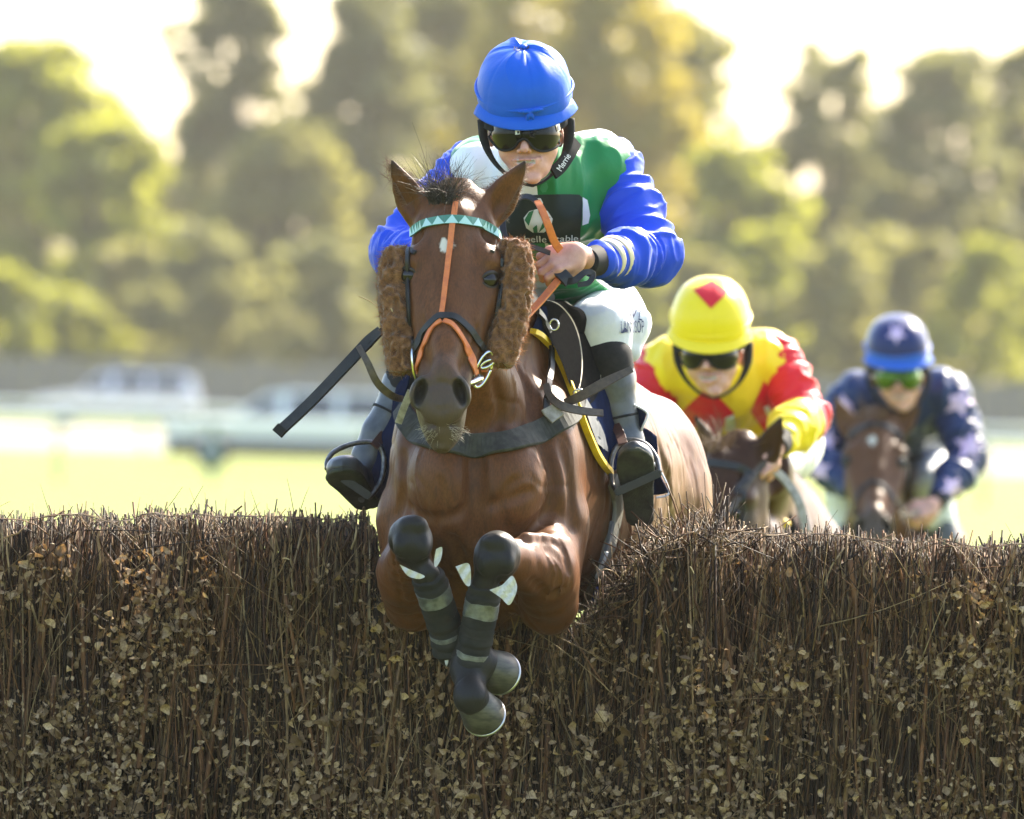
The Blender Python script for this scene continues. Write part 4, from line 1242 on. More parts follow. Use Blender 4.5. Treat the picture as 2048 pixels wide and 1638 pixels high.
    for (bx, by, tx, ty, sx) in ((815, 410, 784, 322, -1), (860, 405, 800, 335, 1), (1000, 440, 1050, 330, 1), (958, 400, 1040, 335, -1)):
        for i in range(320):
            t = g.uniform(0, 1); p, n = S.near(P(bx + (tx - bx) * t + sx * 6 * math.sin(t * 3), by + (ty - by) * t, .165), 0)
            rp.append(p); rd.append(CR * sx + CU * .3 + g.normal(0, .25, 3))
    strands('ear_fringe', rp, rd, .014, .35, .0007, M_FRINGE, root, 3, 9)
    rp, rd = [], []
    for i in range(110):
        a = g.uniform(-1, 1); a = math.copysign(abs(a) ** .5, a); h, n = S.hit(884 + 42 * a, 866 + g.uniform(-22, 16) * (1 - .35 * abs(a)), -.001)
        rp.append(h); rd.append(CR * (a * 1.5 + .2) - CU * g.uniform(.1, .9) - CF * g.uniform(0, .5))
    strands('chin_hair', rp, rd, .020, .25, .00055, M_WHISKER, root, 3, 10)
    # leg bandages with tape and felt padding
    for (pa, pb) in ((P(856, 1152, .085), P(906, 1302, .195)), (P(971, 1170, .085), P(938, 1352, .155))):
        L = np.linalg.norm(pb - pa)
        def seg(t0, t1, r, nm, mt, par, nz, fl=1.0):
            n = 90; t = np.linspace(t0, t1, n); pts = pa + (pb - pa) * t[:, None]
            rr = np.full(n, r) + nz * np.sin(t * 46 + 2 * np.sin(t * 9)) * .8 + 1.4 * nz * (np.floor(t * 9.3) % 2)
            if t1 > .9 and nm == 'bandage': rr += .008 * np.clip((t - .75) / .2, 0, 1) - .012 * np.clip((t - .97) / .03, 0, 1)
            pts = np.vstack([pts[:1], pts, pts[-1:]]); rr = np.concatenate([[r * .8], rr, [rr[-1] * .8]])
            V, F, _ = tubes(pts, rr, 28, False)
            V = V + vnoise(V, 45, 4)[:, None] * unit(pb - pa) * .004; V = V + (vnoise(V, 70, 6)[:, None]) * .0012
            return mk(nm, V, F, mt, par)
        bnd = seg(.0, 1.0, .0405, 'bandage', M_BANDAGE, root, .0012)
        for t0, t1 in ((.17, .33), (.73, .86)):
            seg(t0, t1, .0425, 'tape', M_TAPE, bnd, .0004)
    for poly, d in (([(799, 1129), (822, 1140), (849, 1152), (838, 1158), (818, 1153), (808, 1143)], .035), ([(872, 1098), (884, 1095), (882, 1118), (872, 1134), (868, 1125)], .04),
                    ([(911, 1133), (938, 1128), (941, 1168), (930, 1168)], .035), ([(979, 1180), (1004, 1170), (1024, 1152), (1034, 1172), (1030, 1192), (1018, 1210), (1002, 1196)], .02),
                    ([(886, 1303), (893, 1300), (897, 1322), (892, 1332)], .16)):
        plate('felt_padding', poly, d, .010, M_FELT, root, dfun=lambda x, y, d=d: d + .004 * math.sin(x * .25 + y * .2))
    # breast girth, neck strap and loose ends
    SB.strap('breastgirth', [(806, 792), (808, 815), (818, 845), (850, 876), (900, 890), (960, 892), (1020, 886), (1085, 862), (1130, 835), (1158, 800)], [.05, .056, .06, .06, .06, .058, .056], .012, M_ELASTIC, root, .010, 64)
    SB.strap('girth_tab', [(1092, 822), (1113, 846)], .042, .006, M_WEB, root, .021, 12)
    SB.strap('neck_strap', [(1062, 622), (1080, 650), (1090, 690), (1092, 740), (1088, 790), (1090, 830)], .016, .008, M_BLACK_LEATHER, root, .018)
    ring('strap_buckle', SB.hit(1084, 652, .03)[0], [CR, CU], .011, .013, .003, M_STEEL, root)
    ring('strap_buckle', SB.hit(1135, 797, .03)[0], [CR, CU], .012, .010, .003, M_STEEL, root)
    h = SB.hit(1092, 790, .02)[0]; dd = min(.9, (h - CAM) @ CF - DIST)
    ribbon('strap_end', [P(1092, 768, dd - .01), P(1100, 792, dd - .035), P(1125, 812, dd - .05), P(1165, 822, dd - .04), P(1206, 826, dd - .02)], [.016, .02, .022, .021, .018], .006, M_BROWN_LEATHER, root, [-CF + CU * .4] * 5)
    ribbon('strap_end', [P(1130, 806, dd - .02), P(1160, 793, dd - .03), P(1205, 768, dd - .03), P(1264, 738, dd - .02)], [.020, .025, .026, .016], .006, M_BROWN_LEATHER, root, [-CF + CU * .3] * 4)
    ribbon('strap_end', [P(717, 692, .42), P(735, 725, .40), P(755, 766, .40), P(785, 792, .42), P(815, 800, .48)], [.014, .018, .019, .018], .006, M_BROWN_LEATHER, root, [-CF + CU * .3 - CR * .2] * 5)
    ribbon('strap_end', [P(822, 782, .40), P(808, 815, .42), P(797, 845, .45)], .018, .008, M_WEB, root)
    # saddle, cloth and girth
    sc_ = empty('saddle', P(1130, 700, 1.2), 'black racing saddle with cream piped flaps on the bay horse under the blue-sleeved rider', 'saddle')
    SB.strap('yellow_piping', [(1056, 660), (1078, 678), (1098, 702), (1118, 742), (1136, 790), (1152, 835), (1170, 880), (1190, 920), (1210, 945)], .013, .016, M_YELLOW, sc_, .014)
    SB.decal('saddle_pad', [[(1056, 656), (1080, 676), (1100, 700), (1120, 742), (1138, 790), (1154, 835), (1172, 880), (1192, 920), (1213, 945), (1240, 930), (1245, 850), (1220, 760), (1180, 680), (1120, 620), (1075, 615)]], M_NAVY, sc_, .012)
    SB.decal('felt_strip', [[(1160, 800), (1178, 830), (1196, 870), (1204, 905), (1182, 890), (1166, 850), (1156, 820)]], M_GREYPAD, sc_, .018)
    ribbon('pommel_strap', [P(1050, 640, .80), P(1066, 660, .80), P(1082, 690, .82)], .02, .008, M_RED, sc_)
    sx_, sy_ = np.meshgrid(np.linspace(1080, 1200, 7), np.linspace(680, 800, 6)); sx_ = sx_.ravel(); sy_ = sy_.ravel()
    sz_ = np.array([(SB.hit(a, b, 0)[0] - CAM) @ CF - DIST for a, b in zip(sx_, sy_)])
    cf = np.linalg.lstsq(np.stack([np.ones_like(sx_), sx_ - 1140, sy_ - 740], 1), sz_, rcond=None)[0]
    def fd(x, y): return cf[0] + cf[1] * (x - 1140) + cf[2] * (y - 740) - .008
    fl = plate('saddle_flap', [(1066, 612), (1090, 600), (1120, 612), (1146, 645), (1160, 690), (1163, 740), (1155, 790), (1140, 770), (1120, 716), (1092, 664)], .86, .03, M_SADDLE, sc_, .03, dfun=lambda x, y: fd(x, y) - .055)
    tube('flap_piping', [P(x, y, fd(x, y) - .058) for x, y in ((1090, 600), (1120, 612), (1146, 645), (1160, 690), (1163, 740), (1155, 788))], .0028, M_CREAM, fl)
    fl = plate('saddle_flap', [(1100, 600), (1130, 603), (1160, 628), (1185, 670), (1198, 720), (1200, 775), (1180, 808), (1150, 800), (1150, 700), (1120, 640)], .93, .03, M_SADDLE, sc_, .02, dfun=lambda x, y: fd(x, y) - .030)
    tube('flap_piping', [P(x, y, fd(x, y) - .033) for x, y in ((1130, 603), (1160, 628), (1185, 670), (1198, 720), (1200, 775))], .0028, M_CREAM, fl)
    V, F = sdfmesh([loft(P(1080, 640, .90), P(1125, 660, 1.50), CU, [(0, .10, .05, .08), (.25, .15, .04, .08), (.7, .17, .045, .08), (1.0, .12, .06, .06)], e=2.2)], .008)
    mk('saddle_seat', V, F, M_SADDLE, sc_)
    SB.strap('girth', [(1218, 960), (1228, 1000), (1226, 1040), (1212, 1090), (1192, 1150), (1172, 1205)], .056, .010, M_GIRTH, sc_, .010)
    SB.strap('girth_edge', [(1212, 1040), (1204, 1085), (1190, 1120)], .014, .008, M_GREYPAD, sc_, .016)
    SB.strap('girth_edge', [(1199, 1098), (1188, 1130), (1180, 1150)], .012, .008, M_WHITE, sc_, .020)
    SB.strap('girth_tag', [(1186, 1165), (1180, 1185)], .016, .012, M_BLUEPLASTIC, sc_, .020, 8)
    nc = empty('number_cloth', P(1240, 850, 1.05), 'navy number cloth with pale edging flapping behind the right-hand boot in the photo', 'saddle cloth')
    sheet('cloth', [[P(1165, 775, .98), P(1205, 785, .96), P(1250, 800, .97), P(1294, 826, .96)], [P(1172, 800, 1.0), P(1210, 815, .93), P(1250, 830, 1.0), P(1286, 852, .96)],
                    [P(1190, 830, 1.0), P(1215, 850, .94), P(1245, 865, 1.0), P(1276, 876, .99)], [P(1215, 870, 1.02), P(1225, 900, .97), P(1240, 915, 1.0), P(1250, 918, 1.02)]], .004, M_NAVY, nc, ripple=.008, rs=22)
    tube('cloth_edging', [P(1262, 806, .958), P(1294, 826, .955), P(1286, 852, .955), P(1276, 876, .985)], .0028, M_WHITE, nc)
    sheet('cloth_corner', [[P(1275, 850, 1.12), P(1297, 860, 1.11), P(1315, 872, 1.12)], [P(1270, 920, 1.1), P(1300, 930, 1.12), P(1318, 938, 1.1)], [P(1268, 985, 1.1), P(1310, 990, 1.12), P(1338, 985, 1.1)]], .004, M_NAVY, nc, ripple=.006, rs=25, seed=3)
    tube('cloth_edging', [P(1284, 905, 1.09), P(1318, 938, 1.09), P(1338, 985, 1.09), P(1312, 996, 1.09)], .0026, M_WHITE, nc)
    sheet('cloth', [[P(822, 742, .86), P(800, 765, .88), P(788, 795, .9)], [P(812, 800, .84), P(782, 845, .88), P(768, 870, .9)], [P(800, 880, .84), P(768, 905, .88), P(748, 930, .9)], [P(790, 960, .86), P(765, 985, .88), P(740, 995, .9)], [P(778, 985, .88), P(752, 1002, .9), P(728, 1014, .92)]], .004, M_NAVY, nc, ripple=.008, rs=20, seed=8)
    # stirrups
    for pts, tr, lea, lab in (([(654, 938), (655, 922), (668, 904), (700, 889), (735, 884), (756, 890), (768, 915), (764, 955), (748, 985), (737, 996)], ((656, 936), (738, 992)), [(748, 892), (765, 872), (790, 842)], 'left'),
                              ([(1233, 984), (1224, 965), (1222, 925), (1234, 893), (1258, 880), (1290, 888), (1312, 915), (1319, 945)], ((1232, 985), (1319, 946)), [(1246, 888), (1240, 868), (1228, 845)], 'right')):
        d0 = .80
        sx_ = empty('stirrup', P(pts[0][0], pts[0][1], d0), 'dull metal stirrup round the blue sleeved rider boot, %s one in the photo' % lab, 'stirrup')
        tube('arch', [P(x, y, d0 + .02 + .05 * math.sin(i / (len(pts) - 1) * 3.14)) for i, (x, y) in enumerate(pts)], .0065, M_IRON, sx_, 60)
        a, b = P(*tr[0], d0), P(*tr[1], d0)
        t = unit(b - a); n = unit(np.cross(t, CF))
        m = MB(); m.box((a + b) / 2, (np.linalg.norm(b - a) / 2 + .003, .010, .022), [t, n, np.cross(t, n)], bev=.003); m.build('tread', M_BLACK_LEATHER, sx_)
        ribbon('stirrup_leather', [P(x, y, d0 + .05 + .05 * i) for i, (x, y) in enumerate(lea)], .024, .006, M_REDBROWN, sx_)
M_WEB = mat('pale_webbing', (.36, .33, .29), .8, (.2, .18, .15), 60)
M_REDBROWN = mat('chestnut_leather', (.075, .028, .018), .5, (.05, .02, .014), 60)
# ------------------------------------------------------------------ riders
def silk(name, colfn, rough=.42, sheen=.3):
    m, nt, b, _ = nmat(name)
    c = colfn(nt)
    if isinstance(c, tuple): b.inputs['Base Color'].default_value = c4(c)
    else: nt.links.new(c, b.inputs['Base Color'])
    b.inputs['Roughness'].default_value = rough; b.inputs['Specular IOR Level'].default_value = .25
    b.inputs['Sheen Weight'].default_value = sheen; b.inputs['Sheen Roughness'].default_value = .3
    v = objco(nt)
    n1 = noise(nt, 26, 3, v); n2 = noise(nt, 700, 2, v)
    bm1 = bump(nt, b, n1, .35, .006)
    bm2 = nt.nodes.new('ShaderNodeBump'); bm2.inputs['Strength'].default_value = .12; bm2.inputs['Distance'].default_value = .0006
    nt.links.new(n2, bm2.inputs['Height']); nt.links.new(bm1.outputs[0], bm2.inputs['Normal']); nt.links.new(bm2.outputs[0], b.inputs['Normal'])
    return m
def gt(nt, a, t):
    n = nt.nodes.new('ShaderNodeMath'); n.operation = 'GREATER_THAN'; n.inputs[1].default_value = t
    nt.links.new(a, n.inputs[0]); return n.outputs[0]
def mth(nt, op, a, b=None):
    n = nt.nodes.new('ShaderNodeMath'); n.operation = op
    for s_, v in ((n.inputs[0], a), (n.inputs[1], b)):
        if v is None: continue
        if isinstance(v, (int, float)): s_.default_value = v
        else: nt.links.new(v, s_)
    return n.outputs[0]
SKIN = None
def skin_mat():
    m, nt, b, _ = nmat('skin')
    v = objco(nt)
    base = mixc(nt, ramp(nt, noise(nt, 60, 4, v), .3, .75), (.58, .315, .23), (.48, .23, .16))
    a = attr(nt, 'lip'); base = mixc(nt, a.outputs['Fac'], base, (.33, .105, .09))
    t = attr(nt, 'tooth'); base = mixc(nt, t.outputs['Fac'], base, (.42, .37, .32))
    nt.links.new(base, b.inputs['Base Color']); b.inputs['Roughness'].default_value = .45
    b.inputs['Subsurface Weight'].default_value = .25; b.inputs['Subsurface Radius'].default_value = (.010, .004, .002); b.inputs['Subsurface Scale'].default_value = 1.0
    bump(nt, b, noise(nt, 500, 3, v), .15, .0008)
    return m
M_SKIN = skin_mat()
M_BLACKCLOTH = mat('black_stretch_cloth', (.008, .008, .009), .8, (.015, .015, .016), 60, .25, bscale=400, bstr=.3, bdist=.0008)
M_LENS = mat('black_mirror_lens', (.004, .005, .004), .05, spec=.16)
M_GREENLENS = mat('green_mirror_lens', (.05, .11, .008), .12, metal=.6)
M_BOOT = mat('black_riding_boot', (.016, .018, .020), .36, (.085, .09, .097), 13, .5, bscale=40, bstr=.25, bdist=.003)
M_SOLE = mat('rubber_sole', (.022, .024, .018), .85, (.055, .06, .04), 30, .3, bscale=220, bstr=.8, bdist=.002)
M_BREECH = mat('white_breeches', (.72, .72, .72), .6, (.62, .63, .64), 14, .3, bscale=22, bstr=.35, bdist=.006, sheen=.2)
M_ELBAND = mat('cream_elastic_band', (.66, .55, .36), .7)
M_DARKTEXT = mat('dark_blue_lettering', (.02, .03, .10), .6)
M_WTEXT = mat('white_lettering', (.72, .74, .72), .6)

def fist(wr, c, f, n, k=.010):
    """gripping hand: palm, four curled fingers of unequal length, thumb closed over"""
    f = unit(f); n = unit(n - f * (n @ f)); s = np.cross(n, f)
    pr = [ell(c, (.044, .043, .017), .014, ax=[f, s, n]), cone(wr, c - f * .03, .027, .026, .02)]
    pr += [ell(c - f * .012 + s * .024 - n * .008, (.028, .016, .016), .014, ax=[f, s, n])]
    for i, (o, ln, r) in enumerate(((.034, .95, .0098), (.0115, 1.06, .0102), (-.0115, 1.0, .0098), (-.033, .82, .0086))):
        kn = c + f * (.036 - .004 * abs(i - 1.2)) + s * o + n * .004
        p1 = kn + (f * .030 - n * .018) * ln
        p2 = p1 + (-f * .004 - n * .026) * ln + s * .001 * i
        p3 = p2 + (-f * .022 - n * .004) * ln
        pr += chain([kn - f * .018, kn, p1, p2, p3], [r * .9, r * 1.08, r * .98, r * .9, r * .78], .0035, .010)
    tb = c - f * .022 + s * .030 - n * .010
    t1 = tb + f * .030 + s * .014 - n * .016
    t2 = t1 + f * .026 - s * .008 - n * .012
    pr += chain([tb, t1, t2], [.014, .0105, .0085], .006, .010)
    return pr
HC = (1053, 262, .60)
def rider(sp):
    """joint positions come from sp; all sizes are body sizes in metres"""
    global XF
    root = empty('person', sp['loc'], sp['label'], 'person')
    hx = sp['head_xf']
    # --- head (built once in the pose of the leading rider, moved by hx for the others)
    XF = hx
    ax = AX()
    h = [ell(P(1050, 205, .63), (.076, .10, .092), .02), ell(P(1054, 284, .575), (.069, .076, .062), .03), ell(P(1060, 333, .555), (.046, .035, .045), .03), ell(P(1062, 355, .522), (.020, .014, .016), .015),
         ell(P(1014, 300, .552), (.020, .024, .024), .025), ell(P(1094, 297, .556), (.020, .024, .024), .025),
         cone(P(1047, 262, .512), P(1044, 294, .482), .008, .0105, .014), ell(P(1034, 299, .500), (.007, .007, .011), .008), ell(P(1055, 298, .500), (.007, .007, .011), .008),
         ell(P(1039, 303, .486), (.0032, .0028, .006), .003, op='s'), ell(P(1050, 303, .486), (.0032, .0028, .006), .003, op='s'),
         cone(P(1020, 252, .520), P(1046, 250, .512), .009, .009, .012), cone(P(1048, 250, .512), P(1082, 250, .522), .009, .009, .012),
         ell(P(1022, 268, .510), (.016, .011, .012), .008, op='s'), ell(P(1074, 267, .512), (.016, .011, .012), .008, op='s'),
         ell(P(1020, 268, .522), (.0125, .0125, .0125), .003), ell(P(1074, 267, .524), (.0125, .0125, .0125), .003)]
    up = cat([P(1020, 317, .514), P(1031, 317, .501), P(1046, 317, .495), P(1060, 316, .499), P(1078, 313, .514)], 7)
    lo = cat([P(1021, 319, .515), P(1033, 328, .504), P(1047, 331, .498), P(1061, 327, .503), P(1078, 316, .515)], 7)
    h += chain(up, [.002, .003, .0036, .0036, .0036, .003, .002], .006, .006) + chain(lo, [.002, .0036, .0046, .005, .0046, .0036, .002], .006, .006)
    h.append(ell(P(1048, 322, .494), (.026, .0042, .014), .003, op='s'))
    h.append(ell(P(1048, 320, .514), (.025, .009, .012), .002))
    for ex in (985, 1122): h.append(ell(P(ex, 275, .64), (.010, .026, .016), .006))
    facec = P(1048, 322, .50); hc = P(*HC)
    goggle_c = P(1050, 268, .578)
    XF = None
    neck0, neck1 = hc + CF * .06 - CU * .02, sp['neck']
    pel = sp['pelvis']
    pr = h + [cone(neck0, neck1, .056, .065, .03)]
    TS = [(0, .10, .10, .10), (.12, .165, .115, .12), (.3, .178, .125, .125), (.55, .155, .115, .115), (.8, .145, .11, .11), (1.0, .15, .12, .12), (1.08, .08, .07, .07)]
    pr.append(loft(neck1, pel, CU, TS, k=.04, e=2.2))
    hands = []
    for a in sp['arms']:
        pr += chain([a['sh'], a['el'], a['wr']], [.052, .040, .026], .02, .04)
        hands += fist(a['wr'], a['hand'], a['f'], a['n'])
    pr += hands
    for l in sp['legs']:
        pr += chain([l['hip'], l['knee'], l['ank']], [.078, .052, .038], .03, .05)
    V, F = sdfmesh(pr, .0042)
    lip = np.clip(1.3 - np.min([np.linalg.norm(V - q, axis=1) for q in list(up) + list(lo)], axis=0) / .0048, 0, 1) * .8
    XF = hx; a3 = AX()
    dm = V - P(1048, 321, .51)
    tooth = (np.abs(dm @ a3[0]) < .024) & (np.abs(dm @ a3[1] - .0008) < .0052) & (np.abs(dm @ a3[2]) < .014)
    XF = None
    lip = np.where(tooth, 0, lip)
    mk('body', V, F, M_SKIN, root, attrs={'lip': lip, 'tooth': tooth.astype(np.float32)})
    SK = Surf(V, F)
    # --- racing silks
    L = np.linalg.norm(pel - neck1)
    tj = [loft(neck1, pel, CU, [(-.04, .06, .07, .07)] + [(t, r[0] + .018, r[1] + .022, r[2] + .020) for t, *r in TS[:6]] + [(1.06, .155, .12, .13)], k=.05, e=2.2)]
    for a in sp['arms']: tj.append(ell(a['sh'] + (neck1 - a['sh']) * .17, (.085, .092, .105), .05))
    tj.append(cone(neck0 + (neck1 - neck0) * .45, neck1, .075, .11, .05))
    T = unit(pel - neck1)
    def folds(p0, p1, amp, f1, f2, seed):
        d = unit(p1 - p0)
        def fn(X):
            al = (X - p0) @ d
            pe = X - np.outer(al, d)
            Y = pe * f2 + np.outer(al, d) * f1
            return amp * (1 - 2.2 * np.abs(vnoise(Y, 1.0, seed)) ** .8) + amp * .45 * (1 - 2.4 * np.abs(vnoise(Y, 1.9, seed + 2)) ** .7)
        return fn
    V, F = sdfmesh(tj, .0055, folds(neck1, neck1 + CU, .0065, 6, 15, 31))
    V = relax(V, F, 1, .5)
    lx = ((V - neck1) @ CR) - ((V - neck1) @ T) / L * ((pel - neck1) @ CR)
    lz = (V - neck1) @ CU
    ld = (V - neck1) @ CF
    jk = mk('racing_silks', V, F, sp['silk'], root, attrs={'lx': lx, 'lz': lz, 'ld': ld})
    SJ = Surf(V, F)
    surfs = []
    for a in sp['arms']:
        w2 = a['el'] + (a['wr'] - a['el']) * a.get('cut', .90)
        mid = .5 * (a['sh'] + a['el'])
        sl = [ell(a['sh'] + (mid - a['sh']) * .12, (.066, .070, .078), .04)] + chain([a['sh'], mid, a['el'], .5 * (a['el'] + w2), w2], [.064, .072, .067, .060, .038], .04)
        V, F = sdfmesh(sl, .0044, lambda X, a=a: np.where(((X - a['el']) @ unit(a['sh'] - a['el'])) > 0, folds(a['sh'], a['el'], .0085, 26, 8, 7)(X), folds(a['el'], a['wr'], .0085, 26, 8, 17)(X)))
        V = relax(V, F, 1, .25)
        s_ = np.linalg.norm(V - a['sh'], axis=1)
        def sd(p, q):
            t_ = np.clip(((V - p) @ (q - p)) / ((q - p) @ (q - p)), 0, 1)
            return np.linalg.norm(V - p - t_[:, None] * (q - p), axis=1)
        al = sd(a['sh'], a['el']) - sd(a['el'], a['wr'])
        o = mk('sleeve', V, F, sp['sleeve'], jk, attrs={'fore': al, 'along': s_})
        surfs.append((Surf(V, F), o))
        d = unit(a['wr'] - a['el']); p = a['wr']
        if sp.get('cuff', True):
            tube('wrist_guard', [p - d * .045, p - d * .01, p + d * .030], [.040, .037, .033], M_BLACKCLOTH, jk, 16, 20)
    # --- breeches and boots
    br = [ell(pel + T * .03, (.165, .125, .15), .05)]
    for l in sp['legs']:
        k2 = l['knee'] + (l['ank'] - l['knee']) * l.get('br', .20)
        br += chain([l['hip'], l['knee'], k2], [.097, .074, .062], .03, .06)
        if l.get('bulge'): br += chain([l['hip']] + l['bulge'], [.095, .056, .030], .03)
    V, F = sdfmesh(br, .0065, folds(pel, pel + CU, .003, 9, 16, 41))
    bo = mk('breeches', V, F, M_BREECH, root)
    SBR = Surf(V, F)
    for l in sp['legs']:
        k1 = l['knee'] + (l['ank'] - l['knee']) * l.get('top', .06); k2 = l['knee'] + (l['ank'] - l['knee']) * .35; k3 = l['knee'] + (l['ank'] - l['knee']) * .80
        pb = chain([k1, k2, k3, l['ank']], [l.get('kr', .0765), .061, .047, .045], .02)
        he, to = l['heel'], l['toe']
        t = unit(to - he); v = unit(l['up'] - t * (l['up'] @ t))
        fs = [(-.02, .02, .03, .012), (.03, .032, .05, .022), (.25, .035, .065, .024), (.5, .038, .055, .022), (.72, .045, .044, .020), (.88, .043, .036, .018), (.97, .030, .026, .014), (1.02, .012, .012, .008)]
        pb.append(loft(he, to, v, fs, k=.03, e=2.5))
        V, F = sdfmesh(pb, .0050, lambda X: vnoise(X, 22, 3) * .0022 + vnoise(X, 60, 4) * .0008)
        b_ = mk('boot', V, F, M_BOOT, root)
        so = [loft(he - v * .018, to - v * .014, v, [(tt, r1 + .003, .005, .007) for tt, r1, r2, r3 in fs], k=.004, e=3)]
        V, F = sdfmesh(so, .0042); mk('sole', V, F, M_SOLE, b_)
        if l.get('strap'):
            p = l['knee'] + (l['ank'] - l['knee']) * .28
            d = unit(l['ank'] - l['knee'])
            tube('boot_band', [p - d * .0035, p + d * .0035], [.0672, .0672], M_BLACKCLOTH, b_, 8, 28)
            p = l['knee'] + (l['ank'] - l['knee']) * .62
            tube('boot_band', [p - d * .003, p + d * .003], [.0555, .0555], M_BLACKCLOTH, b_, 8, 28)
    # --- helmet with silk cover, goggles and harness
    XF = hx
    SH = helmet(root, sp)
    gog = sphere(P(1051, 268, .588), (1, 1, 1), 48, 32)[0]
    A3 = AX()
    gv = (gog - P(1051, 268, .588)) * np.array([.0815, .104, .076])
    gv = P(1051, 268, .588) + gv[:, :1] * A3[0] + gv[:, 1:2] * A3[2] + gv[:, 2:] * A3[1]
    gF = sphere((0, 0, 0), 1, 48, 32)[1]
    SG = Surf(gv, gF)
    lens = [(984, 250), (1010, 246), (1050, 244), (1090, 243), (1117, 246), (1119, 262), (1112, 282), (1098, 294), (1078, 297), (1062, 291), (1052, 279), (1043, 274), (1034, 279), (1024, 292), (1006, 296), (992, 287), (985, 268)]
    g_ = SG.decal('goggles', [lens], sp.get('lens', M_LENS), root, .006, sub=3)
    pts = [SG.hit(x, y, .006)[0] for x, y in lens] ; pts.append(pts[0])
    tube('goggle_frame', pts, .0032, M_BLACKCLOTH, g_, 70, 6)
    if sp.get('lead'):
        SG.decal('goggle_mark', [[(1028, 258), (1036, 257), (1036, 265), (1028, 266)]], M_WTEXT, g_, .0080, sub=1)
        SG.decal('goggle_mark', [[(1032, 259.5), (1035, 259.5), (1035, 263.5), (1032, 264)]], M_LENS, g_, .0086, sub=1)
        SG.decal('goggle_mark', [[(1103, 250), (1111, 247), (1113, 260), (1106, 262)]], M_CREAM, g_, .0080, sub=1)
        SG.decal('goggle_mark', [[(1105, 252), (1109.5, 250), (1111, 258), (1107, 259.5)]], M_LENS, g_, .0086, sub=1)
    ribbon('goggle_strap', [P(1116, 250, .575), P(1132, 240, .60), P(1142, 228, .66)], .026, .005, M_BLACKCLOTH, root, [-AX()[2] + AX()[0] * .6, -AX()[2] * .4 + AX()[0], AX()[0]])
    ribbon('goggle_strap', [P(986, 252, .575), P(972, 246, .60), P(963, 240, .66)], .030, .005, M_BLACKCLOTH, root, [-AX()[2] - AX()[0] * .6, -AX()[2] * .4 - AX()[0], -AX()[0]])
    tube('chin_strap', [P(1138, 238, .625), P(1139, 275, .62), P(1130, 310, .615), P(1110, 342, .60), P(1084, 362, .57), P(1063, 370, .555)], [.016, .014, .009, .005, .004, .004], M_BLACKCLOTH, root, 30, 12)
    tube('chin_strap', [P(965, 240, .625), P(969, 280, .62), P(983, 315, .61), P(1006, 343, .595), P(1035, 363, .57), P(1063, 370, .555)], [.012, .011, .007, .005, .004, .004], M_BLACKCLOTH, root, 30, 12)
    XF = None
    return root, SJ, surfs, SBR, jk, bo, SH
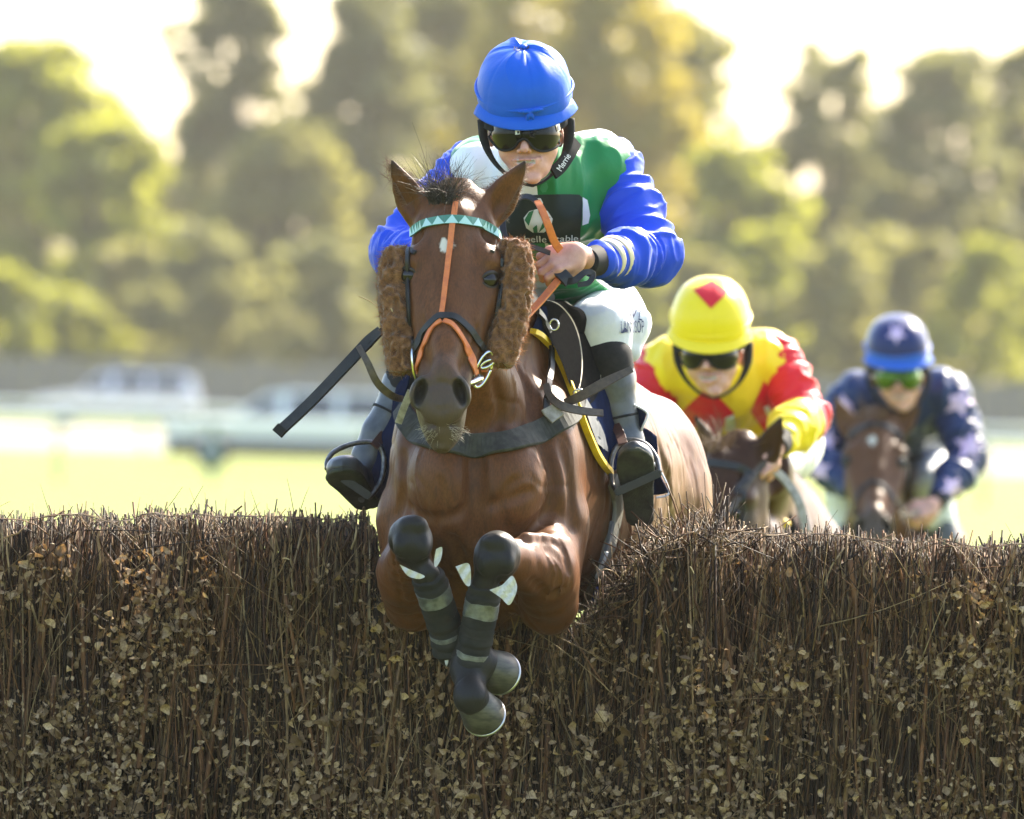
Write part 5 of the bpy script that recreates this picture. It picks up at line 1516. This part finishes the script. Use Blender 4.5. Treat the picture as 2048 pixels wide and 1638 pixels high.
def helmet(root, sp):
    """skull cap under a stretched silk cover gathered at a button on the crown"""
    c = P(1049, 188, .60)
    ax = AX()
    th = math.radians(sp.get('tilt', 24)); ro = math.radians(sp.get('hroll', 3))
    up = unit(ax[1] * math.cos(th) - ax[2] * math.sin(th) - ax[0] * math.sin(ro)); fw = unit(-ax[2] * math.cos(th) - ax[1] * math.sin(th)); sd = np.cross(fw, up)
    if sd @ ax[0] < 0: sd = -sd
    nu, nv = 192, 56
    Vv = []
    g = np.random.default_rng(3)
    for j in range(nv):
        t = j / (nv - 1)
        a = t * math.pi * .5
        for i in range(nu):
            q = i * 2 * math.pi / nu
            x, y, z = math.sin(q) * math.sin(a), math.cos(q) * math.sin(a), math.cos(a)
            e = 2.35
            nr = (abs(x) ** e + abs(y) ** e + abs(z) ** e) ** (1 / e)
            x, y, z = x / nr, y / nr, z / nr
            f = 0
            if sp.get('folds', True):
                w = math.exp(-((t - .28) / .30) ** 2)
                f = .075 * w * (1 - 2.4 * abs(math.sin(q * 1.5 + .5 + .5 * math.sin(t * 5)))**.55) * .42 + .006 * math.sin(q * 9 + 7 * t) * w - .035 * math.exp(-(t / .10) ** 2)
                f += .004 * math.sin(q * 5 + t * 11)
            for sm in (0, 1.05, 2.09, 3.14, 4.19, 5.24):
                dq = (q - sm - .12 + math.pi) % (2 * math.pi) - math.pi
                f -= .007 * math.exp(-(dq / .05) ** 2) * min(1, t * 3)
            f += .0035 * math.sin(q * 13 + 9 * t + 2 * math.sin(q * 3)) * (1 - abs(t - .5) * 1.2) if sp.get('folds', True) else 0
            R = 1 + f
            if t > .86: R += .012 * math.sin((t - .86) / .14 * math.pi) 
            Vv.append(c + sd * x * .1165 * R + fw * y * .139 * R + up * (z * .137 * R - .006))
    # lower edge turns in
    for i in range(nu):
        q = i * 2 * math.pi / nu
        Vv.append(c + sd * math.sin(q) * .109 + fw * math.cos(q) * .130 - up * .016)
    for i in range(nu):
        q = i * 2 * math.pi / nu
        Vv.append(c + sd * math.sin(q) * .098 + fw * math.cos(q) * .118 + up * .004)
    F = [(j * nu + i, (j + 1) * nu + i, (j + 1) * nu + (i + 1) % nu, j * nu + (i + 1) % nu) for j in range(nv + 1) for i in range(nu)]
    Vv = np.array(Vv)
    top = up * 1.0
    lx = (Vv - c) @ sd; lz = (Vv - c) @ up; ld = (Vv - c) @ fw
    hm = mk('helmet', Vv, F, sp['cap'], root, attrs={'lx': lx, 'lz': lz, 'ld': ld})
    SHm = Surf(Vv, F_of(nu, nv))
    # peak
    rows = []
    for k, (o, dz) in enumerate(((.0, .012), (.010, .006), (.020, -.004), (.026, -.013))):
        rows.append([c + sd * math.sin(q) * (.1165 + o * .6) + fw * math.cos(q) * (.137 + o) + up * (dz - .010) for q in np.linspace(-1.25, 1.25, 15)])
    sheet('helmet_peak', rows, .006, sp.get('band', sp['cap']), hm, 30, 10)
    tube('cover_band', [c + sd * math.sin(q) * .1185 + fw * math.cos(q) * .1405 + up * (.020 + .004 * math.sin(q * 2)) for q in np.linspace(-2.2, 2.2, 30)], .0042, sp.get('band', sp['cap']), hm, 60, 8)
    if sp.get('lead'):
        b0 = c + fw * .141 + up * .016 + sd * .006
        for s1, s2 in ((.034, .006), (-.026, .002), (.010, -.024), (-.008, -.028)):
            tube('cover_bow', [b0, b0 + sd * s1 * .5 + up * (s2 * .5 + .004) + fw * .006, b0 + sd * s1 + up * s2 + fw * .002], [.004, .006, .002], sp['cap'], hm, 14, 8)
        V, F = sphere(b0 + fw * .002, (.007, .006, .007), 12, 8); mk('cover_bow', V, F, sp['cap'], hm)
        V, F = sphere(c + up * .129 + fw * .002, (.011, .011, .006), 14, 8, [sd, fw, up]); mk('cover_button', V, F, sp['cap'], hm)
        SH = SHm
        for k, (x0, y0, w_) in enumerate(((1024, 100, 8), (1034, 99, 6), (1042, 98, 7), (1051, 97, 5))):
            SH.decal('cover_lettering', [[(x0, y0), (x0 + 3, y0 - 8), (x0 + 5, y0 - 8), (x0 + 3, y0)], [(x0 + w_ - 2, y0 - 1), (x0 + w_ - 1, y0 - 7), (x0 + w_ + 1, y0 - 7), (x0 + w_, y0 - 1)]], M_DARKTEXT, hm, .0015, sub=1)
    return SHm, hm
def F_of(nu, nv): return [(j * nu + i, (j + 1) * nu + i, (j + 1) * nu + (i + 1) % nu, j * nu + (i + 1) % nu) for j in range(nv) for i in range(nu)]

def lead_rider():
    BLUE, GREEN, WHITE = (.008, .058, .54), (.012, .19, .055), (.74, .76, .78)
    def quart(nt):
        lx = attr(nt, 'lx').outputs['Fac']; lz = attr(nt, 'lz').outputs['Fac']; ld = attr(nt, 'ld').outputs['Fac']
        w = noise(nt, 9, 2, objco(nt)); w = mth(nt, 'MULTIPLY', mth(nt, 'SUBTRACT', w, .5), .02)
        a = gt(nt, mth(nt, 'ADD', lx, w), .004); b = gt(nt, mth(nt, 'ADD', mth(nt, 'ADD', lz, mth(nt, 'MULTIPLY', mth(nt, 'MAXIMUM', lx, 0.0), .9)), w), -.155); c = gt(nt, mth(nt, 'ADD', mth(nt, 'SUBTRACT', ld, mth(nt, 'MULTIPLY', lz, -.35)), w), .075)
        x = mth(nt, 'ABSOLUTE', mth(nt, 'SUBTRACT', a, b))                # 0 = green where right&upper or left&lower
        x = mth(nt, 'ABSOLUTE', mth(nt, 'SUBTRACT', x, c))
        return mixc(nt, x, GREEN, WHITE)
    sp = dict(label='rider in blue sleeved green and white silks on the leading bay horse', loc=(0.1, 31.2, .9), head_xf=(rotx(2) @ rotz(3), P(*HC), P(*HC)), lead=True,
              neck=P(1078, 352, .80), pelvis=P(1118, 560, 1.42), silk=silk('green_white_silk', quart), sleeve=silk('blue_silk', lambda nt: BLUE, .5, .14), cap=silk('blue_cap_silk', lambda nt: (.0, .085, .50), .5, .05),
              arms=[dict(sh=P(940, 345, .92), el=P(802, 505, .84), wr=P(862, 520, .50), hand=P(905, 522, .42), f=CR * .8 - CF * .5 - CU * .2, n=-CF * .7 + CU * .6),
                    dict(sh=P(1222, 335, .92), el=P(1300, 508, .80), wr=P(1183, 522, .50), hand=P(1130, 514, .435), f=-CR * .9 - CU * .30 - CF * .25, n=-CF * .80 + CU * .58)],
              legs=[dict(hip=P(1062, 610, 1.40), knee=P(862, 690, .98), ank=P(738, 915, .95), heel=P(738, 1000, .93), toe=P(676, 930, .75), up=CF * .5 + CU * .85, strap=True, top=.02),
                    dict(hip=P(1212, 645, 1.42), knee=P(1197, 660, 1.0), ank=P(1262, 945, .98), heel=P(1281, 1036, .93), toe=P(1268, 892, .76), up=CF * .66 + CU * .74, strap=True, top=.02, kr=.062, bulge=[P(1252, 652, 1.10), P(1258, 700, 1.08)])])
    root, SJ, sl, SBR, jk, bo, SH = rider(sp)
    # black stretch knee covers above the boots, collar and neck
    for l in sp['legs']:
        d = unit(l['ank'] - l['knee'])
        V, F = sdfmesh(chain([l['knee'] + d * .035 - CF * .004 - CR * .004, l['knee'] + d * .07 - CF * .008 - CR * .002, l['knee'] + d * .12], [.058, .066, .064], .02), .006); mk('knee_cover', V, F, M_BLACKCLOTH, root)
    SJ.decal('sponsor_panel', [[(1008, 392), (1030, 390), (1085, 388), (1140, 388), (1158, 389), (1163, 394), (1162, 440), (1160, 480), (1155, 482), (1100, 484), (1008, 486)]], M_PANEL, jk, .003, sub=3)
    pp = text_polys('Merriebelle Stable', 986, 480, 13.5, w=170)
    SJ.decal('panel_lettering', pp, M_WTEXT, jk, .0065, sub=1)
    SJ.decal('white_patch', [[(1164, 394), (1173, 400), (1179, 430), (1176, 446), (1164, 450)]], M_BREECH, jk, .003, sub=2)
    o = [(1048, 434), (1058, 420), (1077, 415), (1095, 420), (1105, 436), (1101, 452), (1088, 462), (1066, 462), (1053, 453)]
    SJ.decal('panel_emblem', [o], M_WTEXT, jk, .0046, sub=2)
    SJ.decal('panel_emblem', [[(1058, 421), (1068, 417), (1058, 448), (1050, 437)], [(1076, 419), (1100, 441), (1078, 461), (1086, 440)], [(1066, 452), (1074, 446), (1076, 461), (1068, 461)], [(1090, 424), (1101, 433), (1094, 432)]], M_GREENPRINT, jk, .0062, sub=1)
    SJ.decal('panel_emblem', [[(1072, 405), (1075, 396), (1080, 395), (1085, 404), (1083, 411), (1075, 411)]], M_WTEXT, jk, .0046, sub=1)
    SJ.decal('panel_emblem', [[(1076, 404), (1079, 399), (1082, 405), (1079, 409)]], M_GREENPRINT, jk, .0062, sub=1)
    SJ.decal('collar_tab', [[(1083, 366), (1092, 362), (1096, 372), (1092, 382), (1084, 384), (1078, 376)]], M_GREENPRINT2, jk, .004, sub=2)
    cb = ribbon('collar_band', [P(1152, 282, .66), P(1140, 305, .63), P(1122, 332, .60), P(1106, 346, .585)], .034, .010, M_BLACKCLOTH, root, [-CF + CR * .5 - CU * .1] * 4)
    v0 = P(1108, 340, .57)
    SC_ = Surf([v.co + Vector(wloc(root)) for v in cb.data.vertices], [list(p.vertices) for p in cb.data.polygons])
    SC_.decal('collar_lettering', text_polys('Merrie', 1122, 343, 13, w=36, rot=58), M_WTEXT, cb, .002, sub=0)
    # cuffs and band on the right-hand forearm of the photo
    a = sp['arms'][1]; d = unit(a['wr'] - a['el'])
    for t, r in ((.74, .0505), (.64, .0565)):
        p = a['el'] + (a['wr'] - a['el']) * t
        tube('elastic_band', [p - d * .006 + CU * .002, p + d * .006], [r, r - .003], M_ELBAND, jk, 10, 24)
    # lettering on the thigh
    SBR.decal('thigh_lettering', text_polys('LANTSOP', 1240, 666, 25, w=46, rot=2) + [[(1243, 660), (1252, 658), (1252, 664), (1243, 666)]], M_DARKTEXT, bo, .0045, sub=1)
    SBR.decal('thigh_lettering', text_polys('NV L', 1248, 634, 20, w=34, rot=-12), M_DARKTEXT, bo, .0045, sub=1)
    SBR.decal('thigh_patch', [[(1228, 597), (1244, 603), (1246, 612), (1230, 606)]], M_DARKTEXT, bo, .003, sub=1)
    # whip
    w = empty('whip', P(650, 760, .45), 'black padded riding whip pointing down to the left beside the sheepskin', 'whip')
    tube('shaft', [P(905, 520, .44), P(840, 590, .44), P(770, 655, .44), P(735, 690, .44)], [.009, .008, .0075, .011], M_BLACKCLOTH, w, 30, 12)
    ribbon('flap', [P(762, 660, .44), P(735, 685, .44), P(690, 733, .43), P(620, 806, .42), P(556, 866, .41)], [.022, .028, .027, .026, .026], .019, M_BLACK_LEATHER, w, [-CF + CU * .3] * 5)
    ribbon('flap_binding', [P(566, 854, .408), P(554, 868, .408)], .029, .022, M_BLACKCLOTH, w, [-CF + CU * .3] * 2, 6)
    # reins
    r = empty('reins', P(1060, 560, .3), 'orange rubber grip reins running from the bit ring up through the gloveless hand', 'reins')
    ribbon('rein', [P(968, 742, .02), P(1000, 700, .12), P(1046, 641, .30), P(1090, 592, .38), P(1130, 541, .415), P(1128, 520, .43)], [.014, .016, .019, .020, .020, .018], .006, M_ORANGE, r, [-CF * .8 + CU * .5 - CR * .3] * 6)
    ribbon('rein', [P(1120, 500, .42), P(1108, 482, .40), P(1096, 450, .38), P(1084, 420, .38), P(1074, 402, .40)], [.020, .020, .019, .018, .016], .006, M_ORANGE, r, [-CF + CR * .3] * 5)
    ribbon('rein_end', [P(1076, 406, .40), P(1062, 395, .42), P(1044, 394, .44), P(1022, 406, .45), P(1008, 430, .44), P(1006, 455, .42), P(1016, 480, .40), P(1060, 492, .40), P(1100, 506, .42)], [.014, .015, .014, .015, .016, .015, .014, .012], .005, M_BLACK_LEATHER, r, [-CF + CU * .4] * 9, 70)
    ribbon('rein', [P(836, 742, .02), P(812, 690, .14), P(835, 600, .30), P(880, 545, .38), P(905, 524, .40)], .018, .006, M_ORANGE, r, [-CF * .8 - CR * .4] * 5)
    ribbon('rein_end', [P(1105, 556, .42), P(1130, 562, .40), P(1150, 560, .39), P(1170, 545, .40), P(1186, 548, .41), P(1178, 565, .40), P(1155, 570, .40)], [.02, .018, .015, .014, .013], .006, M_BLACK_LEATHER, r, [-CF + CU * .2] * 7, 60)
    ribbon('rein_end', [P(1112, 538, .41), P(1128, 552, .40), P(1140, 566, .40)], .030, .012, M_BLACK_LEATHER, r, [-CF + CU * .4] * 3, 16)
    return root
M_PANEL = mat('dark_green_panel', (.004, .016, .011), .7)
M_GREENPRINT = mat('green_print', (.02, .16, .06), .6)
M_GREENPRINT2 = mat('green_collar_silk', (.03, .24, .085), .5)
# ------------------------------------------------------------------ the field
HIDE1 = hide_mat('bay_coat', (.150, .056, .019), (.092, .034, .012))
HIDE2 = hide_mat('brown_coat', (.062, .022, .008), (.042, .015, .006))
HIDE3 = hide_mat('dark_bay_coat', (.135, .056, .023), (.090, .037, .015))
lead_rider()
H1, S1, SB1 = horse('bay horse in sheepskin cheekpieces jumping the brush fence towards the camera', None, None, 'jump', HIDE1, (0.05, 31.2, .6))
tack(H1, S1, SB1)

def second_pair():
    global XF
    YEL, RED = (.82, .61, .016), (.60, .012, .022)
    XFh = (rotz(-38), P(900, 640, 0), P(1402, 1092, 6.5))
    XFb = (rotz(8), P(958, 1000, .38), P(1496, 1195, 7.0))
    H, S, SB = horse('brown horse with its head turned left behind the fence, ridden in yellow and red', XFh, XFb, 'gallop', HIDE2, (.55, 37.6, 0), vox=.009)
    XF = XFh; bridle_basic(S, H)
    S.strap('cheek_strap', [(985, 640), (960, 700), (945, 740)], .02, .006, M_YELLOW, H, .005)
    g = np.random.default_rng(15); rp, rd = [], []
    for i in range(110):
        h, n = S.hit(g.uniform(850, 930), g.uniform(386, 420), -.004); rp.append(h); rd.append(CU * g.uniform(.6, 1.2) + g.normal(0, .5, 3))
    strands('forelock', rp, rd, .075, .35, .0016, M_FRINGE, H, 4, 15)
    XF = None
    sp = dict(label='rider in yellow and red diamond silks with a yellow cap, second in the field', loc=(.5, 37.3, .9), head_xf=(rotz(-4), P(*HC), P(1424, 706, 6.75)), folds=False, tilt=27, hroll=-2,
              neck=P(1432, 745, 6.98), pelvis=P(1535, 880, 7.65), cuff=True,
              silk=silk('yellow_silk', lambda nt: YEL), cap=silk('yellow_cap_silk', lambda nt: YEL, .35),
              sleeve=silk('red_yellow_sleeve_silk', lambda nt: mixc(nt, gt(nt, attr(nt, 'fore').outputs['Fac'], .012), RED, YEL)),
              arms=[dict(sh=P(1320, 735, 7.02), el=P(1268, 850, 6.98), wr=P(1395, 930, 6.72), hand=P(1425, 945, 6.66), f=CR * .8 - CF * .5 - CU * .2, n=-CF * .7 + CU * .6),
                    dict(sh=P(1545, 715, 7.05), el=P(1606, 832, 6.95), wr=P(1558, 890, 6.66), hand=P(1526, 922, 6.58), f=-CR * .75 - CU * .55 - CF * .3, n=-CF * .75 + CU * .55 + CR * .2)],
              legs=[dict(hip=P(1460, 900, 7.6), knee=P(1400, 950, 7.2), ank=P(1370, 1150, 7.2), heel=P(1372, 1200, 7.2), toe=P(1360, 1150, 7.0), up=CF * .6 + CU * .8, top=.06),
                    dict(hip=P(1560, 905, 7.6), knee=P(1515, 930, 7.2), ank=P(1560, 1140, 7.15), heel=P(1562, 1190, 7.15), toe=P(1560, 1130, 6.95), up=CF * .6 + CU * .8, top=.25)])
    root, SJ, sl, SBR, jk, bo, (SH, hm) = rider(sp)
    MR = silk('red_silk', lambda nt: RED)
    SJ.decal('red_diamond', [[(1416, 772), (1468, 824), (1420, 886), (1362, 824)]], MR, jk, .004)
    SJ.decal('red_diamond', [[(1338, 778), (1362, 824), (1345, 862), (1318, 850), (1312, 812)]], MR, jk, .004)
    SJ.decal('red_diamond', [[(1528, 760), (1556, 800), (1552, 858), (1532, 866), (1500, 822)]], MR, jk, .004)
    SJ.decal('pale_tab', [[(1450, 832), (1466, 826), (1470, 850), (1456, 872)]], M_WTEXT, jk, .007)
    SJ.decal('pale_tab', [[(1525, 812), (1535, 808), (1552, 838), (1540, 846)]], M_WTEXT, jk, .007)
    SH.decal('red_diamond', [[(1424, 562), (1457, 584), (1422, 618), (1387, 581)]], MR, hm, .003)
    XF = None
    r = empty('reins', P(1490, 1000, 6.6), 'pale leather reins held low by the rider in yellow and red', 'reins')
    ribbon('rein', [P(1430, 1050, 6.4), P(1468, 1010, 6.45), P(1500, 960, 6.5), P(1528, 925, 6.56)], .02, .006, M_BROWN_LEATHER, r, [-CF + CU * .3] * 4)
    ribbon('rein', [P(1528, 925, 6.56), P(1570, 960, 6.6), P(1600, 1010, 6.6), P(1615, 1080, 6.6)], .028, .008, M_WEB, r, [-CF + CU * .5 + CR * .3] * 4)
    sc_ = empty('saddle', P(1540, 1000, 7.2), 'dark saddle with a yellow edged cloth on the brown horse ridden in yellow', 'saddle')
    sheet('saddle_flap', [[P(1478, 985, 7.0), P(1510, 985, 6.98), P(1560, 1000, 7.02)], [P(1490, 1040, 6.98), P(1530, 1040, 6.95), P(1585, 1050, 7.02)], [P(1500, 1110, 6.98), P(1545, 1110, 6.95), P(1600, 1110, 7.02)]], .03, M_SADDLE, sc_)
    tube('yellow_piping', [P(1488, 990, 6.93), P(1510, 1010, 6.91), P(1545, 1030, 6.91), P(1575, 1052, 6.93)], .014, M_YELLOW, sc_)
second_pair()

def third_pair():
    global XF
    NAVY, LILAC = (.012, .030, .105), (.58, .42, .60)
    XFh = (rotz(2) @ rotx(-14), P(900, 640, 0), P(1752, 975, 15.0))
    XFb = (rotz(7), P(958, 1000, .38), P(1765, 1165, 15.5))
    H, S, SB = horse('dark bay horse with a white star facing the camera behind the fence at right', XFh, XFb, 'gallop', HIDE3, (1.2, 46, 0), vox=.010)
    XF = XFh; bridle_basic(S, H); 
    g = np.random.default_rng(16); rp, rd = [], []
    for i in range(70):
        h, n = S.hit(g.uniform(850, 940), g.uniform(386, 425), -.004); rp.append(h); rd.append(CU * g.uniform(.4, 1.2) - CF * .4 + g.normal(0, .5, 3))
    strands('forelock', rp, rd, .06, .35, .0018, M_FRINGE, H, 4, 15)
    XF = None
    cm = silk('navy_blue_cap_silk', lambda nt: mixc(nt, gt(nt, attr(nt, 'lz').outputs['Fac'], .022), (.015, .10, .50), (.010, .020, .10)), .35)
    sp = dict(label='rider in navy silks with pale stars on the sleeves, last in the field', loc=(1.3, 45.8, .8), head_xf=(rotz(3), P(*HC), P(1797, 752, 15.2)), folds=False, tilt=18, hroll=0,
              lens=M_GREENLENS, neck=P(1800, 795, 15.4), pelvis=P(1812, 885, 16.1), silk=silk('navy_silk', lambda nt: NAVY), cap=cm, band=silk('blue_peak_silk', lambda nt: (.015, .10, .50)),
              sleeve=silk('navy_sleeve_silk', lambda nt: NAVY),
              arms=[dict(sh=P(1702, 790, 15.42), el=P(1636, 915, 15.35), wr=P(1712, 985, 15.1), hand=P(1735, 1000, 15.05), f=CR * .8 - CF * .5 - CU * .2, n=-CF * .7 + CU * .6),
                    dict(sh=P(1898, 785, 15.42), el=P(1936, 915, 15.35), wr=P(1876, 1000, 15.1), hand=P(1850, 1016, 15.05), f=-CR * .85 - CU * .3 - CF * .4, n=-CF * .75 + CU * .6)],
              legs=[dict(hip=P(1770, 920, 16.0), knee=P(1694, 985, 15.6), ank=P(1690, 1160, 15.6), heel=P(1692, 1200, 15.6), toe=P(1680, 1160, 15.4), up=CF * .6 + CU * .8, top=.55, br=.6),
                    dict(hip=P(1850, 920, 16.0), knee=P(1868, 975, 15.6), ank=P(1888, 1160, 15.6), heel=P(1890, 1200, 15.6), toe=P(1890, 1150, 15.4), up=CF * .6 + CU * .8, top=.55, br=.6)])
    root, SJ, sl, SBR, jk, bo, (SH, hm) = rider(sp)
    ML = silk('lilac_silk', lambda nt: LILAC)
    def star(x, y, r, a=0): return [(x + (r if k % 2 == 0 else r * .46) * math.sin(k * math.pi / 5 + a), y - (r if k % 2 == 0 else r * .46) * math.cos(k * math.pi / 5 + a)) for k in range(10)]
    for i, (x, y, rr, a, si) in enumerate(((1918, 805, 33, .3, 1), (1940, 893, 32, .1, 1), (1905, 975, 26, .6, 1), (1690, 815, 28, -.2, 0), (1656, 880, 24, .3, 0), (1640, 940, 26, -.1, 0))):
        s_, o = sl[si]; s_.decal('pale_star', [star(x, y, rr, a)], ML, o, .004, sub=2)
    SH.decal('pale_star', [star(1793, 668, 21, 3.14)], ML, hm, .003, sub=2)
    XF = None
    r = empty('reins', P(1800, 1000, 15.0), 'brown reins of the dark bay horse held by the rider in navy with stars', 'reins')
    ribbon('rein', [P(1800, 1030, 14.9), P(1825, 1028, 14.98), P(1850, 1016, 15.05)], .02, .006, M_BROWN_LEATHER, r)
    ribbon('rein', [P(1706, 1030, 14.9), P(1720, 1015, 14.98), P(1736, 1000, 15.05)], .02, .006, M_BROWN_LEATHER, r)
third_pair()
# ------------------------------------------------------------------ warm hazy air
def haze():
    m = bpy.data.materials.new('hazy_air'); m.use_nodes = True
    nt = m.node_tree; nt.nodes.clear()
    out = nt.nodes.new('ShaderNodeOutputMaterial'); v = nt.nodes.new('ShaderNodeVolumePrincipled')
    v.inputs['Color'].default_value = (.96, .92, .78, 1); v.inputs['Density'].default_value = .00015; v.inputs['Anisotropy'].default_value = .1
    nt.links.new(v.outputs[0], out.inputs['Volume'])
    mb = MB(); mb.box((0, 240, 10), (140, 262, 11.5)); o = mb.build('haze', m); o['kind'] = 'stuff'
haze()
SC.cycles.volume_bounces = 0
